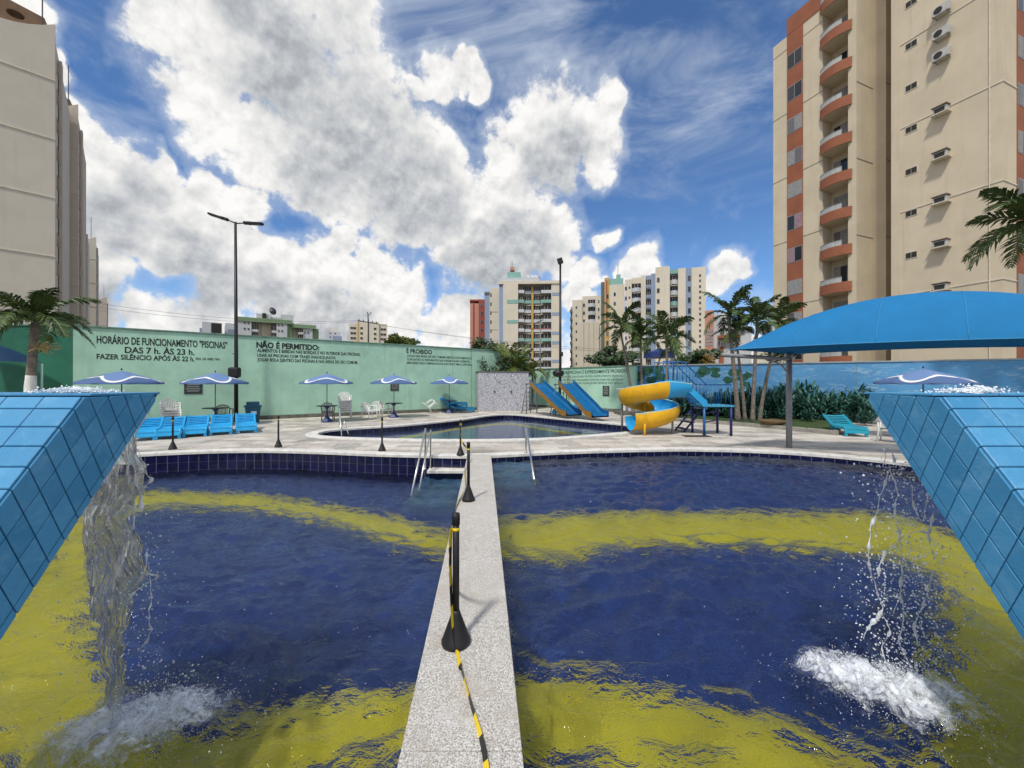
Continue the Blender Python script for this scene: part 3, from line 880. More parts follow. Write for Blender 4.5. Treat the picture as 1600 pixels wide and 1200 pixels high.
class Wall:
    def __init__(s, name, label, a, b, h, m, thick=0.22, cat='wall', cap=True, skirt=True, z0=-0.05, cap_m=None):
        s.a = Vector((a[0], a[1], 0)); s.b = Vector((b[0], b[1], 0)); s.L = (s.b-s.a).length
        s.t = (s.b-s.a).normalized(); s.n = Vector((s.t.y, -s.t.x, 0)); s.h = h
        s.o = thing(name, label, cat, s.a, math.atan2(s.t.y, s.t.x))
        mb = MB(); mb.box((s.L/2, thick/2, (h+z0)/2), (s.L, thick, h-z0)); mb.build('body', m, s.o)
        if cap:
            mb = MB(); mb.box((s.L/2, thick/2, h+0.035), (s.L+0.04, thick+0.10, 0.07)); mb.build('cap', cap_m or M_cap, s.o, bevel=0.01)
        if skirt:
            mb = MB(); mb.box((s.L/2, -0.012, 0.09), (s.L, 0.02, 0.20)); mb.build('skirting', M_skirt, s.o)
    def hit(s, px):
        k = (px-800)/FPX
        u = (k*s.a.y-s.a.x)/(s.t.x-k*s.t.y)
        return u, s.a.y+s.t.y*u
    def zat(s, px, py):
        u, d = s.hit(px); return Z(py, d)
    def text(s, txt, px0, px1, top, bot, bold=0.012, m=None):
        """top/bot: photograph rows of cap height and baseline at both ends"""
        u0, d0 = s.hit(px0); u1, d1 = s.hit(px1)
        zt = (Z(top[0], d0)+Z(top[1], d1))/2; zb = (Z(bot[0], d0)+Z(bot[1], d1))/2
        me = text_mesh(txt, m or M_letter, u1-u0, zt-zb, bold=bold)
        o = obj('lettering', me, s.o)
        o.matrix_local = Matrix.Translation((u0, -0.006, zb)) @ Matrix(((1, 0, 0), (0, 0, -1), (0, 1, 0))).to_4x4()
        return o
    def panel(s, name, label, px, py0, py1, wpx, m, m2, group=None):
        u, d = s.hit(px); z0, z1 = Z(py1, d), Z(py0, d); w = wpx/FPX*d
        o = thing(name, label, 'sign', s.a+s.t*u+s.n*0.012+Vector((0, 0, z0)), math.atan2(s.t.y, s.t.x), group)
        mb = MB(); mb.box((0, 0, (z1-z0)/2), (w, 0.02, z1-z0)); mb.build('board', m, o)
        for k in range(5):
            mb = MB(); ww = w*(0.8 if k else 0.55)*random.uniform(0.8, 1)
            mb.box((0, -0.013, (z1-z0)*(0.86-0.16*k)), (ww, 0.004, (z1-z0)*(0.09 if k else 0.12))); mb.build('text_line', m2, o)
        return o

W1 = Wall('green_wall', 'long pale green wall painted with pool opening hours and rules in black', (-16.95, 14.95), (1.2, 27.6), 3.92, M_green)
W0 = Wall('dark_green_wall', 'dark green wall behind the arched awning and the white-footed palm', (-26.0, 14.9), (-16.95, 14.95), 3.95, M_green2)
W2 = Wall('low_green_wall', 'lower pale green wall behind the two straight slides', (1.2, 29.1), (7.15, 22.45), 2.74, M_green)
W3 = Wall('mural_wall', 'blue mural wall behind hedge and palm clump', (7.15, 23.0), (25.5, 15.1), 2.74, M_mural, skirt=False, cap_m=mat('pale wall cap', (0.26, 0.30, 0.32), 0.8))
W1.text('HORÁRIO DE FUNCIONAMENTO "PISCINAS"', 151, 355, (527.5, 532), (539.5, 541.5), 0.022)
W1.text('DAS 7 h. ÀS 23 h.', 195, 304, (543, 545), (552.5, 553.5), 0.022)
W1.text('FAZER SILÊNCIO APÓS ÀS 22 h.', 151, 304, (555, 555.5), (562.5, 563), 0.022)
W1.text('REG. LEI 10082 7091', 306, 343, (559, 559.5), (562.5, 563), 0.015)
W1.text('NÃO É PERMITIDO:', 400.5, 499, (534.5, 539), (543.5, 546.5), 0.04)
W1.text('ALIMENTOS E BEBIDAS NAS BORDAS E NO INTERIOR DAS PISCINAS,', 402, 563, (546, 550.5), (551, 555), 0.022)
W1.text('USAR AS PISCINAS COM TRAJES INADEQUADOS.', 402, 525, (553, 556.5), (557.8, 560.5), 0.022)
W1.text('JOGAR BOLA DENTRO DAS PISCINAS E NAS ÁREAS DE USO COMUM.', 402, 559, (560, 563.5), (565, 568), 0.022)
W1.text('É PROIBIDO', 635, 675, (545.5, 546.5), (552, 553), 0.03)
W1.text('JOGAR NAS ÁREAS DE USO COMUM OBJETOS CONTAMINADOS,', 636, 737.5, (555, 557.5), (558.3, 560.8), 0.015)
W1.text('CORTANTES OU PERFURANTES QUE POSSAM CAUSAR ACIDENTES,', 636, 735, (560.5, 562.8), (563.8, 565.9), 0.015)
W1.text('MENORES DESACOMPANHADOS DOS PAIS E SEM A CARTEIRA', 636, 737.5, (566, 567.5), (569.4, 570.7), 0.012)
W2.text('NA ÁREA DAS PISCINAS É EXPRESSAMENTE PROIBIDO', 862, 979.5, (579, 578), (583.5, 583.3), 0.012)
W2.text('SOM, APARELHO OU QUALQUER OUTRO INSTRUMENTO MUSICAL', 862, 973.5, (587.2, 586.3), (589.6, 589.3), 0.0)
W2.text('A PRESENÇA DE FAMILIARES COM RECIPIENTES DE VIDRO', 876, 974, (592.2, 592.2), (595, 594.8), 0.0)
W2.text('E COM ANIMAIS DE QUALQUER ESPÉCIE NO LOCAL', 876, 974, (597, 597), (599.8, 599.8), 0.0)
M_plaque = mat('dark plaque', (0.03, 0.035, 0.035), 0.4, var=0.2)
M_plaque2 = mat('plaque lettering', (0.20, 0.22, 0.21), 0.6, var=0.0)
W1.panel('wall_plaque', 'dark notice plaque on green wall behind parasol next to the lamp post', 302, 594, 615.5, 22, M_plaque, M_plaque2)
W1.panel('wall_plaque', 'dark notice plaque on green wall right under a parasol rim', 616.5, 596.5, 610.5, 13, M_plaque, M_plaque2)
W2.panel('wall_plaque', 'dark notice plaque on the lower green wall beside the straight slides', 947, 603, 619, 12, M_plaque, M_plaque2)

for w_, us in ((W1, (W1.hit(736.5)[0],)), (W3, (W3.hit(1338)[0],))):
    for u_ in us:
        mb = MB(); mb.box((u_, -0.003, w_.h/2+0.1), (0.018, 0.008, w_.h-0.22)); mb.build('panel_joint', M_skirt if u_ > 14 else M_cap, w_.o)
# painted leaves of the mural
M_leafpaint = mat('mural leaf green paint', (0.018, 0.085, 0.055), 0.8, var=0.4, scale=6)
rr = random.Random(12)
for (x, y, r) in [(995,588,11),(1010,580,9),(1024,578,10),(1035,590,9),(1018,594,8),(1100,579,9),(1093,586,7),(1117,578,6),(1118,586,6),(1148,582,8),(1160,590,7),(1138,594,7),(1163,600,6),(1168,586,6),(985,580,8)]:
    u, d = W3.hit(x); z = Z(y, d); rad = r/FPX*d
    mb = MB(); n = 14; pts = []
    for k in range(n):
        q = 2*math.pi*k/n; f = rad*(0.75+0.35*rr.random()); pts.append((math.cos(q)*f*1.15, -0.004, math.sin(q)*f*0.85))
    mb.add(pts, [tuple(range(n))])
    o = mb.build('painted_leaf', M_leafpaint, W3.o); o.location = (u, 0, z)

# showers wall with planter behind
M_mosaic = mat('grey white mosaic', (0.40, 0.40, 0.44), 0.6, var=0.55, scale=14, bump=0.3, bscale=60)
sw = thing('shower_wall', 'grey mosaic shower wall with two taps in front of green wall', 'shower', (-2.1, 24.0, 0), math.atan2(0.6, 3.1))
mb = MB(); mb.box((1.62, 0.55, 1.22), (3.24, 1.1, 2.44)); mb.build('body', M_mosaic, sw, bevel=0.02)
mb = MB(); mb.box((1.62, 0.55, 2.47), (3.32, 1.18, 0.06)); mb.build('cap', M_skirt, sw)
for k in (0, 1):
    x = 1.02+1.05*k
    mb = MB(); mb.tube([(x-0.0, 0.02, 2.22), (x, -0.18, 2.24), (x+0.16, -0.22, 2.2)], 0.016); mb.lathe([(0.005, 0), (0.05, -0.01), (0.055, -0.03)], 10, (x+0.16, -0.22, 2.2)); mb.build('shower_head', M_steel, sw, True)
    mb = MB(); mb.lathe([(0.02, 0), (0.055, 0.02), (0.055, 0.08), (0.02, 0.1)], 10, (x, -0.04, 1.18)); mb.tube([(x, 0.02, 1.23), (x, -0.1, 1.23)], 0.02); mb.build('tap', M_darksteel, sw, True)
M_soil = mat('planter soil', (0.05, 0.04, 0.03), 0.95)
mb = MB(); mb.box((0.45, 26.3, 0.3), (1.2, 0.8, 0.6)); tag(mb.build('concrete_bench', M_skirt), 'low concrete block at foot of green wall beside shower wall', 'block')

# ------------------------------------------------------------------ furniture
def m_parasol():
    m = bpy.data.materials.new('blue parasol cloth with white wave'); m.use_nodes = True; t = m.node_tree; g = NG(t); bs = t.nodes['Principled BSDF']
    tc = g.n('ShaderNodeTexCoord').outputs['Object']
    s = g.n('ShaderNodeSeparateXYZ'); g.put(s.inputs[0], tc)
    r = g.m('SQRT', g.m('ADD', g.m('MULTIPLY', s.outputs[0], s.outputs[0]), g.m('MULTIPLY', s.outputs[1], s.outputs[1])))
    th = g.m('ARCTAN2', s.outputs[1], s.outputs[0])
    wv = g.m('MULTIPLY_ADD', g.m('SINE', g.m('MULTIPLY', th, 4.0)), 0.22, 0.80)
    band_ = g.ss(g.m('ABSOLUTE', g.m('SUBTRACT', r, wv)), 0.035, 0.075, 1.0, 0.0)
    inn = g.ss(g.m('SUBTRACT', r, wv), -0.01, 0.022)
    c = g.mix(inn, (0.13, 0.22, 0.42, 1), (0.07, 0.13, 0.28, 1))
    c = g.mix(band_, c, (0.80, 0.79, 0.74, 1))
    g.put(bs.inputs['Base Color'], c); bs.inputs['Roughness'].default_value = 0.8
    return m
M_parasol = m_parasol()
M_navy = mat('navy plastic', (0.012, 0.03, 0.14), 0.4, var=0.15)
M_navytop = mat('dark table top', (0.018, 0.03, 0.06), 0.35, var=0.15)
M_chairgrey = mat('grey beige plastic', (0.24, 0.20, 0.18), 0.5, var=0.1)

def make_parasol(label, loc, rz):
    t = thing('parasol', label, 'parasol', loc, rz)
    n = 8; rows = []
    Rr, H0, H1 = 1.13, 1.77, 2.16
    for i in range(8):
        f = i/7; row = []
        for k in range(n*6):
            q = 2*math.pi*k/(n*6); ph = (k % 6)/6.0
            sag = 1-0.035*math.sin(math.pi*ph)*f; zz = H1-(H1-H0)*(f**1.12)-0.03*math.sin(math.pi*ph)*f
            row.append((math.cos(q)*Rr*f*sag+1e-4*math.cos(q), math.sin(q)*Rr*f*sag, zz))
        rows.append(row)
    val = [(x*1.004, y*1.004, z-0.055) for (x, y, z) in rows[-1]]
    mb = MB(); mb.grid(rows+[val], close=True); mb.build('canopy', M_parasol, t, True)
    for k in range(8):
        q = 2*math.pi*k/8
        mb = MB(); mb.tube([(0, 0, H1-0.06), (math.cos(q)*Rr*0.55, math.sin(q)*Rr*0.55, H1-0.245), (math.cos(q)*Rr*0.98, math.sin(q)*Rr*0.98, H0-0.015)], 0.008, 5); mb.build('rib', M_darksteel, t)
    mb = MB(); mb.tube([(0, 0, 0.02), (0, 0, H1+0.02)], 0.019, 8); mb.build('pole', M_grey, t, True)
    mb = MB(); mb.lathe([(0.012, 0), (0.03, 0.03), (0.012, 0.08)], 8, (0, 0, H1+0.01)); mb.build('finial', M_navy, t, True)
    return t
def make_table(label, loc):
    t = thing('parasol_table', label, 'table', loc)
    mb = MB(); mb.lathe([(0.02, 0.70), (0.40, 0.705), (0.44, 0.715), (0.44, 0.735), (0.41, 0.745), (0.02, 0.745)], 24); mb.build('table_top', M_navytop, t, True)
    mb = MB(); mb.lathe([(0.035, 0.30), (0.035, 0.58), (0.10, 0.66), (0.16, 0.70)], 12); mb.build('stem', M_navy, t, True)
    mb = MB(); mb.lathe([(0.26, 0.0), (0.25, 0.05), (0.10, 0.22), (0.05, 0.32)], 6); mb.build('base', M_navy, t)
    return t
def make_chair(name, label, loc, rz, m):
    t = thing(name, label, 'chair', loc, rz)
    rows = []
    for i in range(6):
        y = -0.22+0.44*i/5; row = []
        for j in range(7):
            x = -0.23+0.46*j/6
            row.append((x*(1.05-0.1*i/5), y, 0.42-0.02*math.sin(math.pi*i/5)*math.sin(math.pi*j/6)-(0.03 if i == 0 else 0)))
        rows.append(row)
    mb = MB(); mb.grid(rows); mb.grid([[(p[0], p[1], p[2]-0.02) for p in reversed(r)] for r in rows]); mb.build('seat', m, t, True)
    mb = MB(); mb.box((0, -0.225, 0.385), (0.46, 0.02, 0.07)); mb.box((-0.225, 0, 0.385), (0.02, 0.42, 0.06)); mb.box((0.225, 0, 0.385), (0.02, 0.42, 0.06)); mb.build('seat_rail', m, t)
    # fan back: arched rim and seven slats
    mb = MB(); pts = []
    for k in range(13):
        q = math.pi*k/12; pts.append((-math.cos(q)*0.245, 0.22+0.11*(0.35+0.65*math.sin(q)), 0.60+0.20*math.sin(q)**0.8))
    mb.tube(pts, 0.022, 6); mb.build('back_rim', m, t, True)
    for k in range(7):
        x = -0.17+0.34*k/6; zt = 0.60+0.20*math.sqrt(max(0, 1-(x/0.25)**2))
        mb = MB(); mb.tube([(x*0.8, 0.21, 0.42), (x, 0.33, zt)], 0.015, 5); mb.build('back_slat', m, t)
    for s in (-1, 1):
        mb = MB(); mb.tube([(s*0.25, 0.26, 0.62), (s*0.285, 0.1, 0.645), (s*0.285, -0.16, 0.635), (s*0.275, -0.235, 0.58)], 0.024, 6); mb.build('armrest', m, t, True)
        mb = MB(); mb.tube([(s*0.275, -0.235, 0.58), (s*0.25, -0.235, 0.36), (s*0.27, -0.27, 0.0)], [0.024, 0.026, 0.02], 6); mb.build('leg', m, t, True)
        mb = MB(); mb.tube([(s*0.24, 0.24, 0.60), (s*0.22, 0.22, 0.38), (s*0.25, 0.30, 0.0)], [0.022, 0.026, 0.02], 6); mb.build('leg', m, t, True)
    return t

wall_rz = math.atan2(W1.t.y, W1.t.x)
SPOTS = [(190, 13.4, 'blue parasol with white wave against the opening-hours lettering, rising behind the tiled wall'),
         (336.5, 15.7, 'blue parasol with white wave beside the double-arm lamp post'),
         (511, 17.3, 'blue parasol with white wave in front of the tall stack of white chairs'),
         (615.5, 19.6, 'blue parasol with white wave hiding the small wall plaque, white chairs around it'),
         (702, 22.6, 'blue parasol with white wave beside the mosaic shower wall'),
         (1442.5, 11.9, 'blue parasol with white wave before the blue mural wall')]
tl = ['dark blue pedestal table half hidden behind tiled wall', 'dark blue pedestal table behind the row of loungers', 'dark blue pedestal table next to the tall chair stack',
      'dark blue pedestal table with white chairs drawn up', 'dark blue pedestal table with a chair tipped against it', 'dark blue pedestal table near the hedge, hidden behind tiled wall']
for i, (px, d, lab) in enumerate(SPOTS):
    make_parasol(lab, (X(px, d), d, 0), 0.3*i+0.2); make_table(tl[i], (X(px, d), d, 0))
c0 = make_chair('plastic_chair', 'white plastic armchair facing the pool near the small-plaque parasol', (X(577, 18.6), 18.6, 0), wall_rz+0.5, M_white)
for px, d, rz, lab in [(587, 19.5, wall_rz-0.5, 'white plastic armchair just behind another one by the small-plaque parasol'), (603, 20.4, wall_rz+0.9, 'white plastic armchair tucked behind the table of the small-plaque parasol')]:
    dup(c0, (X(px, d), d, 0), rz, lab)
ORD = ('standing on the deck', 'second from the deck', 'third from the deck', 'fourth from the deck', 'fifth from the deck')
for k in range(6): dup(c0, (X(539.5, 18.9)-0.01*k, 18.9+0.012*k, 0.098*k), wall_rz-0.15, 'white plastic armchair, %s in the tall stack by the wall' % ORD[k] if k < 5 else 'white plastic armchair, topmost in the tall stack by the wall', 'chairs of the tall stack')
for k in range(4): dup(c0, (X(267, 15.3)-0.01*k, 15.3, 0.098*k), wall_rz+0.3, 'white plastic armchair, %s in the stack behind the loungers' % ORD[k] if k < 3 else 'white plastic armchair, topmost in the stack behind the loungers', 'chairs of the stack behind the loungers')
tc_ = dup(c0, (X(681, 22.6), 22.6, 0.18), wall_rz+1.4, 'white plastic chair tipped forward against a parasol table')
tc_.rotation_euler = (R(-38), 0, wall_rz+1.3)
g0 = make_chair('plastic_chair', 'greyish beige plastic chair behind the table beside the lamp post', (X(350, 16.4), 16.4, 0), wall_rz+0.2, M_chairgrey)
dup(g0, (X(512, 18.2), 18.2, 0), wall_rz-0.1, 'greyish beige plastic chair behind the table next to the tall white stack')
dup(c0, (X(1392, 11.3), 11.3, 0), 2.2, 'white plastic armchair mostly hidden behind the tiled wall near the blue lounger')

M_lounge = mat('bright blue plastic', (0.022, 0.34, 0.68), 0.35, var=0.10, scale=4)
M_lounge2 = mat('teal blue plastic', (0.012, 0.27, 0.38), 0.4, var=0.1, scale=4)
def make_lounger(name, label, loc, rz, m):
    """foot end at the origin, head towards +y"""
    t = thing(name, label, 'sun lounger', loc, rz, None)
    w = 0.31
    # seat shell with a raised lip, curving down at the foot
    prof = [(0.0, 0.10), (0.012, 0.22), (0.06, 0.275), (0.16, 0.285), (0.45, 0.27), (0.75, 0.26), (0.98, 0.28)]
    xs = [(-w, -0.07), (-w, 0.03), (-w+0.035, 0.035), (-w+0.055, 0.0), (0, -0.012), (w-0.055, 0.0), (w-0.035, 0.035), (w, 0.03), (w, -0.07)]
    mb = MB(); mb.grid([[(x, y, z+dz*(1 if i > 1 else 0.2)) for x, dz in xs] for i, (y, z) in enumerate(prof)]); mb.build('seat', m, t, True)
    prof = [(0.97, 0.275), (1.1, 0.325), (1.35, 0.425), (1.6, 0.525), (1.74, 0.575), (1.77, 0.57)]
    mb = MB(); mb.grid([[(x, y-dz*0.4, z+dz*0.9) for x, dz in xs] for (y, z) in prof]); mb.grid([[(x, y+0.03, z-0.03-0.0*dz) for x, dz in xs][::-1] for (y, z) in prof]); mb.build('backrest', m, t, True)
    for k in range(6):
        y = 0.2+0.125*k
        mb = MB(); mb.box((0, y, 0.278-0.005*k*0.5), (0.47, 0.055, 0.012)); mb.build('slat', m, t, bevel=0.004)
    for k in range(5):
        y = 1.13+0.115*k
        mb = MB(); mb.box((0, y-0.012, 0.335+(y-1.1)*0.40+0.012), (0.47, 0.05, 0.012), M=Matrix.Rotation(R(22), 3, 'X')); mb.build('slat', m, t, bevel=0.004)
    for s in (-1, 1):
        mb = MB(); mb.box((s*(w-0.045), 0.05, 0.11), (0.085, 0.07, 0.22)); mb.build('leg', m, t, bevel=0.015)
        mb = MB(); mb.box((s*(w-0.03), 1.0, 0.11), (0.06, 0.08, 0.24)); mb.build('leg', m, t, bevel=0.015)
        mb = MB(); mb.tube([(s*(w-0.06), 1.1, 0.06), (s*(w-0.06), 1.6, 0.50)], 0.016, 6); mb.build('back_strut', m, t)
    mb = MB(); mb.box((0, 0.03, 0.235), (2*w-0.1, 0.05, 0.06)); mb.build('foot_bar', m, t, bevel=0.01)
    return t
fz = math.atan2(0.62, 0.80)
lz = 0.62
LQ = [((222, 689.5), 'bright blue lounger partly hidden by the tiled wall, end of the row'), ((262, 687), 'bright blue lounger beside the one partly hidden by the tiled wall'),
      ((304, 683.5), 'bright blue lounger in the middle of the row of five'), ((345, 680.5), 'bright blue lounger next to the one nearest the bin'), ((385, 677.5), 'bright blue lounger at the end of the row by the bin')]
lo0 = None
for (px, py), lab in LQ:
    p = P(px, py)
    if lo0 is None: lo0 = make_lounger('sun_lounger', lab, (p.x, p.y, 0.012), lz, M_lounge); lo0['group'] = 'loungers in the row'
    else: dup(lo0, (p.x, p.y, 0.012), lz, lab)
b_ = dup(lo0, (X(737, 23.2), 23.0, 0.012), 1.0, 'bright blue lounger lying low beside the mosaic shower wall', 'spare loungers by the walls')
b2 = dup(lo0, (X(727, 23.4), 23.2, 0.30), 1.1, 'bright blue lounger piled up on another beside the shower wall', 'spare loungers by the walls')
b3 = dup(lo0, (X(868, 21.0), 21.0, 0.012), -1.05, 'bright blue lounger standing behind the two straight slides', 'spare loungers by the walls')
pl = P(1339, 683)
make_lounger('sun_lounger', 'teal blue lounger standing alone at the corner of the planted bed', (pl.x, pl.y, 0.012), -0.35, M_lounge2)

# bin
M_bin = mat('dark teal plastic', (0.008, 0.085, 0.15), 0.45, var=0.12)
t = thing('rubbish_bin', 'dark teal rubbish bin with domed lid and white sticker by the lamp post', 'bin', (X(395, 17.0), 17.0, 0), wall_rz)
mb = MB()
rows = [[(sx_*w, sy_*w, z) for sx_, sy_ in ((-1, -1), (1, -1), (1, 1), (-1, 1))] for w, z in ((0.23, 0.0), (0.29, 0.70))]
mb.grid(rows, close=True); mb.build('body', M_bin, t)
mb = MB(); mb.box((0, 0, 0.73), (0.66, 0.66, 0.07)); mb.build('rim', M_bin, t, bevel=0.02)
mb = MB(); rows = []
for i in range(7):
    q = math.pi*i/6; rows.append([(x, -0.26*math.cos(q), 0.76+0.17*math.sin(q)) for x in (-0.24, -0.22, 0.22, 0.24)])
mb.grid(rows); mb.box((0, 0, 0.79), (0.44, 0.4, 0.1)); mb.build('lid', M_bin, t)
mb = MB(); mb.box((0.03, -0.285, 0.45), (0.2, 0.012, 0.14)); mb.build('sticker', M_white, t)

# barrier posts and tape
M_post = mat('black plastic post', (0.011, 0.011, 0.012), 0.5, var=0.2, scale=9)
M_ytape = mat('yellow warning tape', (0.72, 0.52, 0.02), 0.45, var=0.1)
M_ktape = mat('black warning tape', (0.025, 0.025, 0.02), 0.45, var=0.0)
def make_post(label, loc):
    t = thing('barrier_post', label, 'barrier post', loc)
    mb = MB(); mb.lathe([(0.092, 0.0), (0.094, 0.02), (0.085, 0.035), (0.028, 0.19), (0.023, 0.21)], 20); mb.build('base', M_post, t, True)
    mb = MB(); mb.lathe([(0.0215, 0.2), (0.0215, 0.80)], 14); mb.build('tube', M_post, t, True)
    mb = MB(); mb.lathe([(0.025, 0.755), (0.026, 0.80), (0.024, 0.825), (0.01, 0.83)], 14); mb.build('cap', M_post, t, True)
    mb = MB(); mb.lathe([(0.0235, 0.715), (0.0235, 0.735)], 14); mb.build('tape_ring', M_ytape, t, True)
    return t
DP = [((270, 702), 'black barrier post in front of the lounger row', 0.035), ((435, 698.5), 'black barrier post standing alone on the deck between loungers and ladder', 0.035), ((597, 704.5), 'black barrier post on the coping near the step handrail', 0.035), ((719.5, 711), 'black barrier post with tape at the far end of the pool divider', 0.035)]
posts = []
for (px, py), lab, z in DP:
    p = P(px, py, 0.035); posts.append(make_post(lab, (p.x, p.y, 0.036)))
for (px, py), lab in [((732, 782), 'black barrier post halfway along the granite divider'), ((712.5, 1004), 'black barrier post with tape hanging down it on the granite divider')]:
    p = P(px, py, 0.046); posts.append(make_post(lab, (p.x, p.y-0.0, 0.0475)))
def tape(label, pts, w=0.05, twist=None):
    t = thing('warning_tape', label, 'tape', pts[0])
    O = Vector(pts[0])
    pp = resample(spline([Vector(p) for p in pts], 12, False), max(12, int(sum((Vector(a)-Vector(b)).length for a, b in zip(pts, pts[1:]))/0.02)))
    n = len(pp); per = 6
    for j in range(0, n-1, per):
        mb = MB()
        for i in range(j, min(n-1, j+per)):
            a = twist(i/(n-1)) if twist else Vector((1, 0, 0)); b = twist((i+1)/(n-1)) if twist else Vector((1, 0, 0))
            q = [pp[i]-a*w/2-O, pp[i]+a*w/2-O, pp[i+1]+b*w/2-O, pp[i+1]-b*w/2-O]
            mb.add(q+[p+Vector((0, 0, 0.0006)) for p in q], [(0, 1, 2, 3), (7, 6, 5, 4)])
        k = (j//per) % 2
        mb.build('black_stripe' if k else 'yellow_stripe', M_ktape if k else M_ytape, t)
    return t
pa, pb, pc = posts[5].location, posts[4].location, posts[3].location
def tw(f):
    a = R(88)*(1-min(1, f*1.4))
    return Vector((math.cos(a)*0.97, 0.05, math.sin(a)))
tape('yellow and black warning tape running flat along the divider, then up a post', [P(762, 1196, 0.05)+Vector((0.02, -0.35, 0.0)), P(757, 1190, 0.05), P(735, 1100, 0.05), P(720, 1045, 0.052), P(714, 1016, 0.06), pa+Vector((-0.005, -0.062, 0.11)), pa+Vector((-0.022, -0.03, 0.24)), pa+Vector((-0.034, -0.012, 0.5)), pa+Vector((-0.028, -0.02, 0.74))], 0.040,
     lambda f: Vector((math.cos(R(86)*min(1, f/0.42)), 0.0, math.sin(R(86)*min(1, f/0.42)))) if f < 0.52 else Vector((0.28, 0.96, 0.0)))
tape('yellow and black warning tape lying slack between the two divider posts', [pa+Vector((-0.03, 0.012, 0.72)), pa+Vector((-0.09, 0.35, 0.30)), pa+Vector((-0.17, 0.8, 0.03)), Vector((div_c(4.2)-0.27, 4.2, 0.055)), Vector((div_c(5.2)-0.265, 5.2, 0.06)), pb+Vector((-0.12, 0.6, 0.03)), Vector((div_c(7.4)-0.26, 7.4, 0.07)), Vector((div_c(8.4)-0.2, 8.4, 0.2)), pb.lerp(pc, 0.8)+Vector((0, 0, 0.45)), pc+Vector((0.03, 0, 0.74))], 0.04,
     lambda f: Vector((0.25, 0.0, 0.97)).normalized())

# handrails
def handrail(label, pts, r=0.021, m=None):
    t = thing('handrail', label, 'handrail', pts[0])
    O = Vector(pts[0])
    a = [Vector(p)-O for p in pts]
    top = a[1]
    def rnd(p, c, q, k=0.07):
        u_ = (p-c).normalized()*k; v_ = (q-c).normalized()*k
        return [c+u_, c+u_*0.4+v_*0.0+(v_*0.12), c+u_*0.12+v_*0.4, c+v_]
    mb = MB(); mb.tube([a[0], a[0].lerp(a[1], 0.5)]+rnd(a[0], a[1], a[2]), r, 10); mb.build('post', m or M_steel, t, True)
    mb = MB(); mb.tube(rnd(a[0], a[1], a[2])[2:]+[a[1].lerp(a[2], 0.5), a[2]], r*1.02, 10); mb.build('sloping_rail', m or M_steel, t, True)
    mb = MB(); mb.lathe([(0.045, 0), (0.045, 0.012), (0.025, 0.018)], 12); mb.build('flange', m or M_steel, t, True)
    return t
handrail('stainless handrail sloping into the left pool half over the white ledge', [(-2.0, 8.9, -0.255), (-1.98, 8.88, 0.70), (-1.96, 7.45, -0.55)])
handrail('stainless handrail standing beside the white ledge, next to the sloping one', [(-1.90, 9.0, -0.255), (-1.885, 9.0, 0.66), (-1.87, 7.7, -0.52)], 0.018)
handrail('stainless handrail sloping into the pool half with the high water', [(0.335, 9.36, 0.035), (0.335, 9.30, 0.67), (0.43, 7.1, -0.2)])
a_ = P(527, 670)
handrail('long stainless handrail at the tip of the small pool', [(a_.x, a_.y+0.2, 0.04), (a_.x+0.02, a_.y+0.15, 0.80), (a_.x+0.50, a_.y-0.75, -0.3)], 0.024)
mb = MB(); aa = P(533, 672); arc = [(aa.x+0.45*k/8*0.9, aa.y-0.3*k/8, 0.04+0.34*math.sin(min(1, k/3.2)*math.pi/2)-(0.0 if k < 3 else (k-3)*0.105)) for k in range(9)]
mb.tube(arc, 0.02, 8); tag(mb.build('grab_rail', M_steel, None, True), 'low curved grab rail at the tip of the small pool', 'handrail')

# ------------------------------------------------------------------ lamp posts
t = thing('lamp_post', 'tall black lamp post with two lamp arms against the green wall', 'lamp post', (X(369, 17.3), 17.3, 0))
H = Z(347, 17.3)
mb = MB(); mb.tube([(0, 0, 0), (0, 0, 3), (-0.03, 0, H)], [0.085, 0.075, 0.05], 12); mb.build('pole', M_black, t, True)
mb = MB(); mb.lathe([(0.14, 0), (0.14, 0.03), (0.09, 0.05)], 12); mb.build('base_plate', M_black, t, True)
def lamp(dx, dz, par, H, x0=0.0):
    v = Vector((dx, 0, dz)); L = v.length; u_ = v.normalized(); a = math.atan2(dz, dx)
    mb = MB(); mb.tube([(x0, 0, H-0.06), tuple(Vector((x0, 0, H-0.02))+v*0.42)], 0.028, 8); mb.build('arm', M_black, par, True)
    M_ = Matrix.Rotation(-a, 3, 'Y')
    mb = MB(); mb.box(tuple(Vector((x0, 0, H-0.02))+v*0.47), (0.34, 0.14, 0.13), M=M_); mb.box(tuple(Vector((x0, 0, H-0.02))+v*0.77), (0.72, 0.20, 0.09), M=M_)
    hd = mb.build('lamp_head', M_black, par, bevel=0.02)
    mb = MB(); mb.box(tuple(Vector((x0, 0, H-0.075))+v*0.77), (0.62, 0.15, 0.02), M=M_); mb.build('lens', mat('grey lamp lens', (0.05, 0.07, 0.065), 0.3), hd)
lamp(-1.14, 0.37, t, H); lamp(1.08, -0.05, t, H)
mb = MB(); mb.box((0, -0.1, Z(582, 17.3)), (0.46, 0.3, 0.46)); mb.build('speaker', M_black, t, bevel=0.08)
mb = MB(); mb.tube([(-0.14, -0.05, Z(553, 17.3)), (0.16, -0.05, Z(553, 17.3))], 0.015, 6); mb.build('bracket', M_black, t)
t = thing('lamp_post', 'tall black pole with one floodlight behind the straight slides', 'lamp post', (X(875.5, 24.6), 24.6, 0))
H = Z(410, 24.6)
mb = MB(); mb.tube([(-0.05, 0, 0), (0, 0, 3), (0, 0, H)], [0.09, 0.085, 0.06], 12); mb.build('pole', M_black, t, True)
